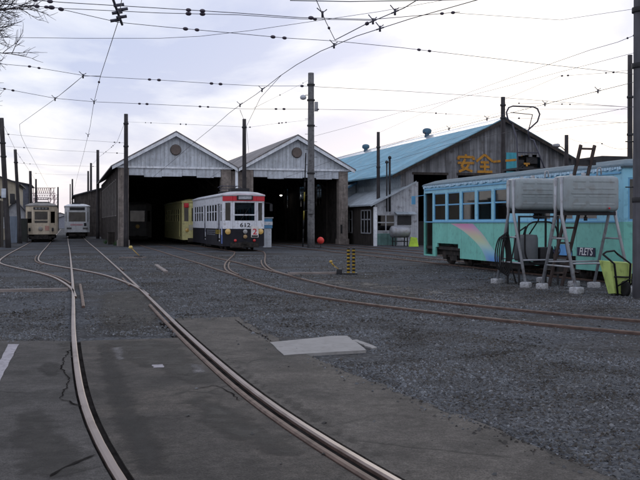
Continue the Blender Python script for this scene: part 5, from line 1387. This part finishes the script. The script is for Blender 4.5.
wire('thin slack wire rising from left to the upper right', [at(-30, 37, 15.4), at(80, 38.3, 15.6), at(160, 38.3, 15.8), at(200, 36.3, 16), at(250, 30.6, 16.2), at(380, 11.5, 16.6), at(450, -1, 17)], .006)
wire('span wire crossing the left contact wires above the shed roofs', [at(-20, 62, 22), at(30, 66.5, 22.2), at(83, 75.4, 22.3), at(100, 76.8, 22.3), at(159, 80, 22.6), at(220, 84, 23), at(260, 86, 23.2), at(302, 86, 23.6), at(400, 91, 24.2), at(480, 96, 25), at(640, 108, 26)], .008, ins=(29.5, 39, 149.5, 159, 211.5, 220.5, 302))
wire('lower long span wire meeting the sweeping wire near its bend', [at(-30, 85.5, 26.4), at(0, 88, 26.6), at(55, 98.3, 27), at(94, 101.8, 27.3), at(147, 104, 27.8), at(208, 106.9, 28.6), at(240, 108.8, 29), at(284, 109, 29.4), at(318, 109.3, 29.8), at(395, 110.5, 30.6), at(502, 117.5, 47.5)], .009, ins=(4.5, 13, 139.5, 147, 200, 208, 276, 284, 318, 436, 446))
wire('span wire just above the left shed gable with paired insulators', [at(125.7, 120.5, 54), at(128, 121.9, 50), at(190, 124.5, 35), at(244, 127, 35.6)], .006, ins=(128, 145.5, 151, 180.5, 186), ir=.05)
wire('short span wire left of the concrete pole with four small insulators', [at(244, 128, 36), at(276, 123.5, 37), at(309, 120, 38)], .005, ins=(250, 279, 282, 286), ir=.05)
wire('guy wire from the concrete pole top down to the sweeping wire', [at(309, 80, 51.5), at(280, 95, 41), at(254, 108, 31)], .008, ins=(280, 303), ir=.05)
wire('short pull-off wire from the pole between the sheds', [at(240, 110, 29.2), at(244.5, 121, 56)], .012)
for i, (pxa, pya, pxb, pyb, Y, lb) in enumerate(((-12, 132.5, 126, 143, 54.2, 'nearest of the far span wires over the parked trams'), (2, 146, 126, 153.5, 54.3, 'second far span wire over the parked trams'), (16, 163, 98, 166.5, 75, 'third far span wire over the parked trams'), (31, 173, 91, 175, 96, 'farthest span wire over the parked trams'))):
    wire(lb, [at(pxa, pya, Y), at((pxa+pxb)/2, (pya+pyb)/2+.8, Y), at(pxb, pyb, Y)], .009, ins=((114.5, 119.5, 8.5), (24, 117), (30, 93), (36, 92))[i], ir=.06)
wire('side feeder dipping along the three poles beside the left shed', [at(125, 122, 54.5), at(117, 142, 60), at(110, 148.5, 66), at(98, 158, 82), at(91, 166, 104)], .012, ins=(113, 111.5, 106, 103.5), ir=.07)
wire('feeder along the leaning poles on the left', [at(4, 126, 52), at(16.5, 152, 63), at(31, 173, 87), at(36, 181, 100)], .012, ins=(8, 20, 24), ir=.07)
# right-hand lines
wire('feeder rising faintly past the workshop roof to upper right', [at(311, 137, 51.8), at(345, 128, 51), at(400, 112.5, 47), at(492, 90, 40), at(560, 72, 34), at(645, 50, 28)], .010)
wire('cable from the workshop pole to the tall thin pole, uppermost', [at(503, 103, 48), at(543, 103.6, 46), at(566, 104.2, 44.5), at(629.5, 107, 40)], .011, ins=(562, 570, 519), ir=.075)
wire('cable from the workshop pole to the tall thin pole, second down', [at(503, 109.5, 48), at(560, 109, 44.5), at(629.5, 109.3, 40)], .010)
wire('cable from the workshop pole to the tall thin pole, third down', [at(503, 117.8, 48), at(560, 119.3, 44.5), at(629.5, 123, 40)], .010, ins=(519,), ir=.07)
wire('cable rising from the workshop roof to the tall thin pole', [at(530, 132.5, 56), at(580, 126, 48), at(629.5, 122, 40)], .010)
wire('lamp cable from the short lamp pole to the right edge', [at(566.5, 137, 50), at(600, 142.5, 44), at(629.5, 148, 40)], .010, sag=.15, ins=(602,), ir=.07)
wire('low cable passing behind the ladder top to the tall pole', [at(560, 172, 40), at(596, 164.5, 40), at(629.5, 156.5, 40)], .012)
wire('span wire with two insulators from the near right pole', [at(640, 33, 17.3), at(618, 42, 18.5), at(590, 50, 20), at(470, 92, 34), at(378.3, 133, 57.2)], .008, ins=(634, 627.5), ir=.045)
wire('faint twin-insulator span in the bright sky left of the tall pole', [at(629, 70, 40), at(612, 72.5, 41), at(560, 76, 44), at(503, 100, 48)], .011, ins=(606, 613.5, 562, 568), ir=.075)
wire('sky wire running from the near pole across the upper right', [at(640, 8, 17.4), at(560, 20, 20), at(455, 13, 17)], .006)
wire('thick top-edge cable crossing the upper middle', [at(290, .5, 13.6), at(350, 1.6, 13.7), at(480, -.5, 14)], .010)
wire('long feeder in front of the blue roof', [at(378.3, 150, 57), at(430, 131, 53), at(503, 112, 48)], .009, ins=(425,), ir=.07)
wire('slanting service cable before the blue workshop roof', [at(310, 178, 51.7), at(378, 163, 57), at(430, 146, 54), at(500, 124, 48.2)], .008)

# ------------------------------------------------------------------ bare tree reaching in at the top left
def bare_tree():
    base = Vector((-11.9, 22.0, .75)); root = thing('bare_tree', 'leafless tree reaching twigs into the upper left corner', 'tree', base)
    rt = random.Random(11)
    tr = MB(); tr.tube([(0, 0, -.9), (.05, 0, 1.5), (.12, .05, 3.2), (.25, .1, 5.0), (.4, .1, 6.6), (.5, .1, 8.2)], [.24, .21, .18, .14, .09, .04], 10); tr.build('trunk', M_dwood, root)
    br = MB()
    def grow(p, d, L, r, lev):
        pts = [p]; rr = [r]; n = 6; q = p.copy(); dd = d.copy()
        for i in range(n):
            dd = (dd+Vector((rt.uniform(-1, 1), rt.uniform(-1, 1), rt.uniform(-.7, .85)))*.15).normalized()
            q = q+dd*(L/n); pts.append(q.copy()); rr.append(r*(1-.8*(i+1)/n)+.0022)
            if lev < 4 and i >= 1:
                for _ in range(2 if lev < 3 else 1+(rt.random() < .4)):
                    if rt.random() < .86:
                        ax = Vector((rt.uniform(-1, 1), rt.uniform(-1, 1), rt.uniform(-.6, 1))).normalized()
                        grow(q.copy(), (dd+ax*.85).normalized(), L*rt.uniform(.36, .55), max(.004, r*.45), lev+1)
        br.tube(pts, rr, 5 if lev < 2 else 4, cap=False)
    for z, dx, dy, dz, L in ((4.4, 1, -.05, .02, 2.9), (5.0, 1, .1, .06, 3.1), (5.4, .95, -.2, .20, 2.9), (4.0, 1, .1, -.05, 2.2), (5.9, .9, .2, .3, 2.6), (6.3, .8, -.2, .5, 2.2), (5.2, -.8, .3, .4, 2.6), (6.0, -.7, -.4, .6, 2.2), (6.8, .1, .6, .8, 2)):
        grow(Vector((.12+.05*(z-3), .05, z)), Vector((dx, dy, dz)).normalized(), L, .05, 1)
    br.build('crown', mat('twig_bark', (.06, .05, .055), .9), root)
bare_tree()

# ------------------------------------------------------------------ left-hand buildings, fences, far things
M_beige = mat('beige_render', (.36, .32, .25), .85, var=.12, streak=.15)
M_slate = mat('dark_roof', (.05, .05, .06), .8, streak=.2)
def house(name, label, s, t, w, d, he, ha, mw, mr, wins=(), cat='house', along_t=False):
    root = thing(name, label, cat, W(s, t), TH)
    k = MB(); k.panel((-w/2, 0), (w/2, 0), 0, he, .1, [(a+w/2, b+w/2, c, e_) for a, b, c, e_ in wins]); k.panel((w/2, 0), (w/2, d), 0, he, .1); k.panel((w/2, d), (-w/2, d), 0, he, .1); k.panel((-w/2, d), (-w/2, 0), 0, he, .1)
    k.prism([(-w/2, he), (w/2, he), (0, ha-.05)], .0, .1); k.build('wall', mw, root)
    for sx in (-1, 1):
        k = MB(); ww = w/2+.3; sl_ = (ha-he)/(w/2); poly = [(0, ha+.06), (sx*ww, ha+.06-sl_*ww), (sx*ww, ha-.06-sl_*ww), (0, ha-.06)]
        k.prism(poly if sx < 0 else poly[::-1], -.3, d+.3); k.build('roof', mr, root)
    for a, b, c, e_ in wins:
        f = MB(); f.box(a, a+.07, -.02, .06, c, e_); f.box(b-.07, b, -.02, .06, c, e_); f.box(a+.07, b-.07, -.02, .06, c, c+.07); f.box(a+.07, b-.07, -.02, .06, e_-.07, e_); f.box((a+b)/2-.03, (a+b)/2+.03, -.015, .055, c+.07, e_-.07)
        fo = f.build('window', M_white, root); g = MB(); g.box(a+.07, b-.07, .02, .03, c+.07, e_-.07); g.build('pane', M_glassd, fo)
    return root
def stp(px, Y): return ST((px-320)*Y/F, Y)
s_, t_ = stp(17.5, 76); house('house', 'beige rendered house behind the leaning poles at far left', s_-4.5, t_, 9, 10, 4.9, 6.6, M_beige, M_slate, [(1.2, 2.4, 2.9, 4.0), (-1.2, 0, 2.9, 4.0), (2.9, 3.9, 1.0, 2.2)])
s_, t_ = stp(29, 97); house('house', 'dark slate-grey house just behind the cream tram', s_-2.0, t_, 4, 8, 5.7, 6.1, mat('slate_wall', (.09, .095, .12), .8), M_slate, [(-.6, .6, 3.4, 4.5)])
s_, t_ = stp(15.5, 67); house('hut', 'small hut with dark pointed roof and pale wall by the fence', s_, t_, 1.5, 2.2, 2.3, 3.2, mat('pale_hut', (.32, .33, .36), .8), M_slate, cat='hut')
def fence_sheet(px0, px1, Y, h, m, label):
    x0, x1 = (px0-320)*Y/F, (px1-320)*Y/F; root = thing('fence_panel', label, 'fence', ((x0+x1)/2, Y, 0)); w = x1-x0
    k = MB(); n = int(w/.04); 
    for i in range(n): a = -w/2+w*i/n; k.box(a, a+w/n*.98, -.012 if i % 2 else 0, .02, .05, h)
    k.build('sheet', m, root); k = MB(); k.bar((-w/2, .06, 0), (-w/2, .06, h), .07, .07); k.bar((w/2, .06, 0), (w/2, .06, h), .07, .07); k.build('post', M_dwood, root)
fence_sheet(9.8, 17.2, 63.5, 1.95, mat('blue_sheet_fence', (.19, .23, .29), .6, var=.12, streak=.25), 'pale blue metal fence sheet at the far left')
fence_sheet(17.4, 27, 66, 1.8, mat('dark_sheet_fence', (.03, .033, .03), .8, var=.2), 'dark fence panel between blue sheet and cream tram')
# dark timber store at the very left edge
s_, t_ = stp(4.5, 53.5); st_ = thing('timber_store', 'dark timber store cut by the left picture edge', 'hut', W(s_-2.6, t_), TH)
k = MB(); x = -2.2
while x < 2.3: k.box(x, x+.19, 0, .06, 0, 2.9+.12*math.sin(x*5)); x += .2
k.box(-2.2, 2.35, .06, 3, 0, 2.85); k.build('wall', M_dwood, st_)
k = MB(); k.prism([(-2.4, 2.9), (2.5, 3.05), (2.5, 3.12), (-2.4, 2.98)], -.3, 3.2); k.build('roof', M_slate, st_)
o = MB(); o.rbox(-.3, .3, -.2, .2, 2.0, 2.5, .03); o.tube([(0, 0, 0), (0, 0, 2.0)], .05, 6); o = o.build('signal_box', mat('orange_box', (.4, .16, .06), .6)); o.location = at(22.3, 240, 70).xy.to_3d()
tag(o, 'small orange box on a post beside the cream tram', 'box')
# low dark building behind the left shed with sloping roof
s_, t_ = stp(75, 93); lo = thing('store_building', 'low dark building with a sloping roof beyond the left shed', 'building', W(s_, t_), TH)
k = MB(); k.panel((0, 0), (4.6, 0), 0, 4.3, .1); k.prism([(0, 4.3), (4.6, 4.3), (4.6, 5.6)], 0, .1); k.panel((0, 14), (0, 0), 0, 4.3, .1); k.panel((4.6, 0), (4.6, 14), 0, 5.5, .1); k.build('wall', M_swall, lo)
k = MB(); k.prism([(-.3, 4.24), (-.3, 4.36), (4.8, 5.8), (4.8, 5.68)], -.4, 14); k.build('roof', M_slate, lo)
# lattice gantries beyond the parked trams
M_gant = mat('gantry_steel', (.30, .20, .21), .7)
for i, (px0, px1, Y, py) in enumerate(((35, 52, 150, 188), (36, 56, 185, 195))):
    x0, x1 = (px0-320)*Y/F, (px1-320)*Y/F; zt = EYE+(HOR-py)*Y/F
    root = thing('lattice_gantry', ('nearer' if i == 0 else 'farther')+' pink-grey lattice gantry far beyond the cream tram', 'gantry', ((x0+x1)/2, Y, 0)); w = (x1-x0)/2
    for sx in (-1, 1):
        k = MB()
        for dx in (-.3, .3): k.bar((sx*w+dx, 0, 0), (sx*w+dx, 0, zt), .1, .1)
        for z in range(int(zt)): k.bar((sx*w-.3, 0, z), (sx*w+.3, 0, z+1), .06, .06)
        k.build('mast', M_gant, root)
    k = MB(); k.bar((-w-.6, 0, zt), (w+.6, 0, zt), .1, .1); k.bar((-w-.6, 0, zt-.9), (w+.6, 0, zt-.9), .1, .1)
    n = 8
    for j in range(n): xa = -w+2*w*j/n; k.bar((xa, 0, zt-.9), (xa+w/n, 0, zt), .06, .06); k.bar((xa+w/n, 0, zt), (xa+2*w/n, 0, zt-.9), .06, .06)
    k.build('cross_beam', M_gant, root)
# far low town and trees closing the horizon
M_far = [mat('far_wall_%s' % n, c, .9, var=.15) for n, c in (('grey', (.22, .23, .27)), ('tan', (.27, .22, .19)), ('pale', (.36, .36, .38)))]
fd = ['pale far house low on the horizon between the parked trams', 'tan far house on the horizon left of the pale grey tram', 'grey far house on the horizon behind the cream tram', 'long grey far store right of the tall lone pole']
for i, (px, Y, w, h) in enumerate(((60, 240, 9, 4.2), (52, 270, 12, 5), (40, 255, 12, 4.6), (66, 230, 7, 3.4))):
    x = (px-320)*Y/F; s_, t_ = ST(x, Y); house('house', fd[i], s_, t_, w, 8, h*.65, h, M_far[(2, 1, 0, 0)[i]], M_slate)
def far_tree(px, Y, h, label, seed):
    rt = random.Random(seed); x = (px-320)*Y/F; root = thing('far_tree', label, 'tree', (x, Y, 0))
    k = MB(); k.tube([(0, 0, 0), (.1, 0, h*.5), (.2, 0, h*.8)], .25, 7, r1=.08); k.build('trunk', M_dwood, root)
    k = MB()
    for i in range(700):
        a, b, r = rt.uniform(0, 6.28), rt.uniform(-1, 1), rt.random()**.4; q = math.sqrt(1-b*b)
        c = Vector((q*math.cos(a)*h*.38*r, q*math.sin(a)*h*.38*r, h*.64+b*h*.36*r*(1+.3*math.sin(a*3)))); d = Vector((rt.uniform(-1, 1), rt.uniform(-1, 1), rt.uniform(-1, 1))).normalized()*.35; e_ = d.orthogonal().normalized()*.3
        k.add([c-d, c+e_, c+d, c-e_], [(0, 1, 2, 3)])
    k.build('crown', mat('far_leaf', (.05, .055, .05), .9), root)
far_tree(28, 210, 6.5, 'dark round tree on the horizon left of the cream tram', 2)
far_tree(80, 260, 6, 'dark round tree on the horizon behind the pale grey tram', 4)
# junk along the left shed wall: weeds and crates
for i, (px, Y, lb) in enumerate(((105.5, 62, 'small green weed clump along the left shed wall'), (115, 57.5, 'bigger green weed clump at the foot of the left shed column'))):
    x = (px-320)*Y/F; root = thing('weed', lb, 'plant', (x, Y, 0)); k = MB(); rt = random.Random(i)
    for j in range(40):
        a = rt.uniform(0, 6.28); r = rt.uniform(.02, .22); h = rt.uniform(.1, .4); ca, sa = math.cos(a), math.sin(a)
        k.add([(r*ca*.4-.02*sa, r*sa*.4+.02*ca, 0), (r*ca*.4+.02*sa, r*sa*.4-.02*ca, 0), (r*ca*1.4, r*sa*1.4, h)], [(0, 1, 2)])
    k.build('leaves', mat('weed_green', (.06, .12, .05), .8), root)
p = at(108.5, 240, 60); k = MB(); k.rbox(-.25, .25, -.2, .2, 0, .8, .02); k.box(-.28, .28, -.23, .23, .8, .84); o = k.build('crate', M_dwood); o.location = (p.x+.1, 60.5, 0); o.rotation_euler.z = TH
tag(o, 'dark wooden crate standing against the left shed side', 'crate')
# kiosk with blue sign just right of tram 612
p = gp(269.5, 247); kb = thing('notice_stand', 'white and blue notice stand at the right shoulder of the 612 tram', 'stand', (p[0]-.15, 53.5, 0), TH)
k = MB(); k.box(-.25, .25, -.2, .2, 0, 1.15); k.build('cabinet', M_gwhite, kb)
k = MB(); k.box(-.3, .3, -.24, .24, 1.15, 1.75); k.build('sign_panel', mat('sign_blue', (.08, .22, .38), .5), kb)
k = MB(); k.box(-.31, .31, -.25, -.241, 1.35, 1.55); k.build('white_stripe', M_white, kb)
k = MB(); k.box(-.36, .36, -.28, .28, 1.75, 1.82); k.build('top', M_galv, kb)
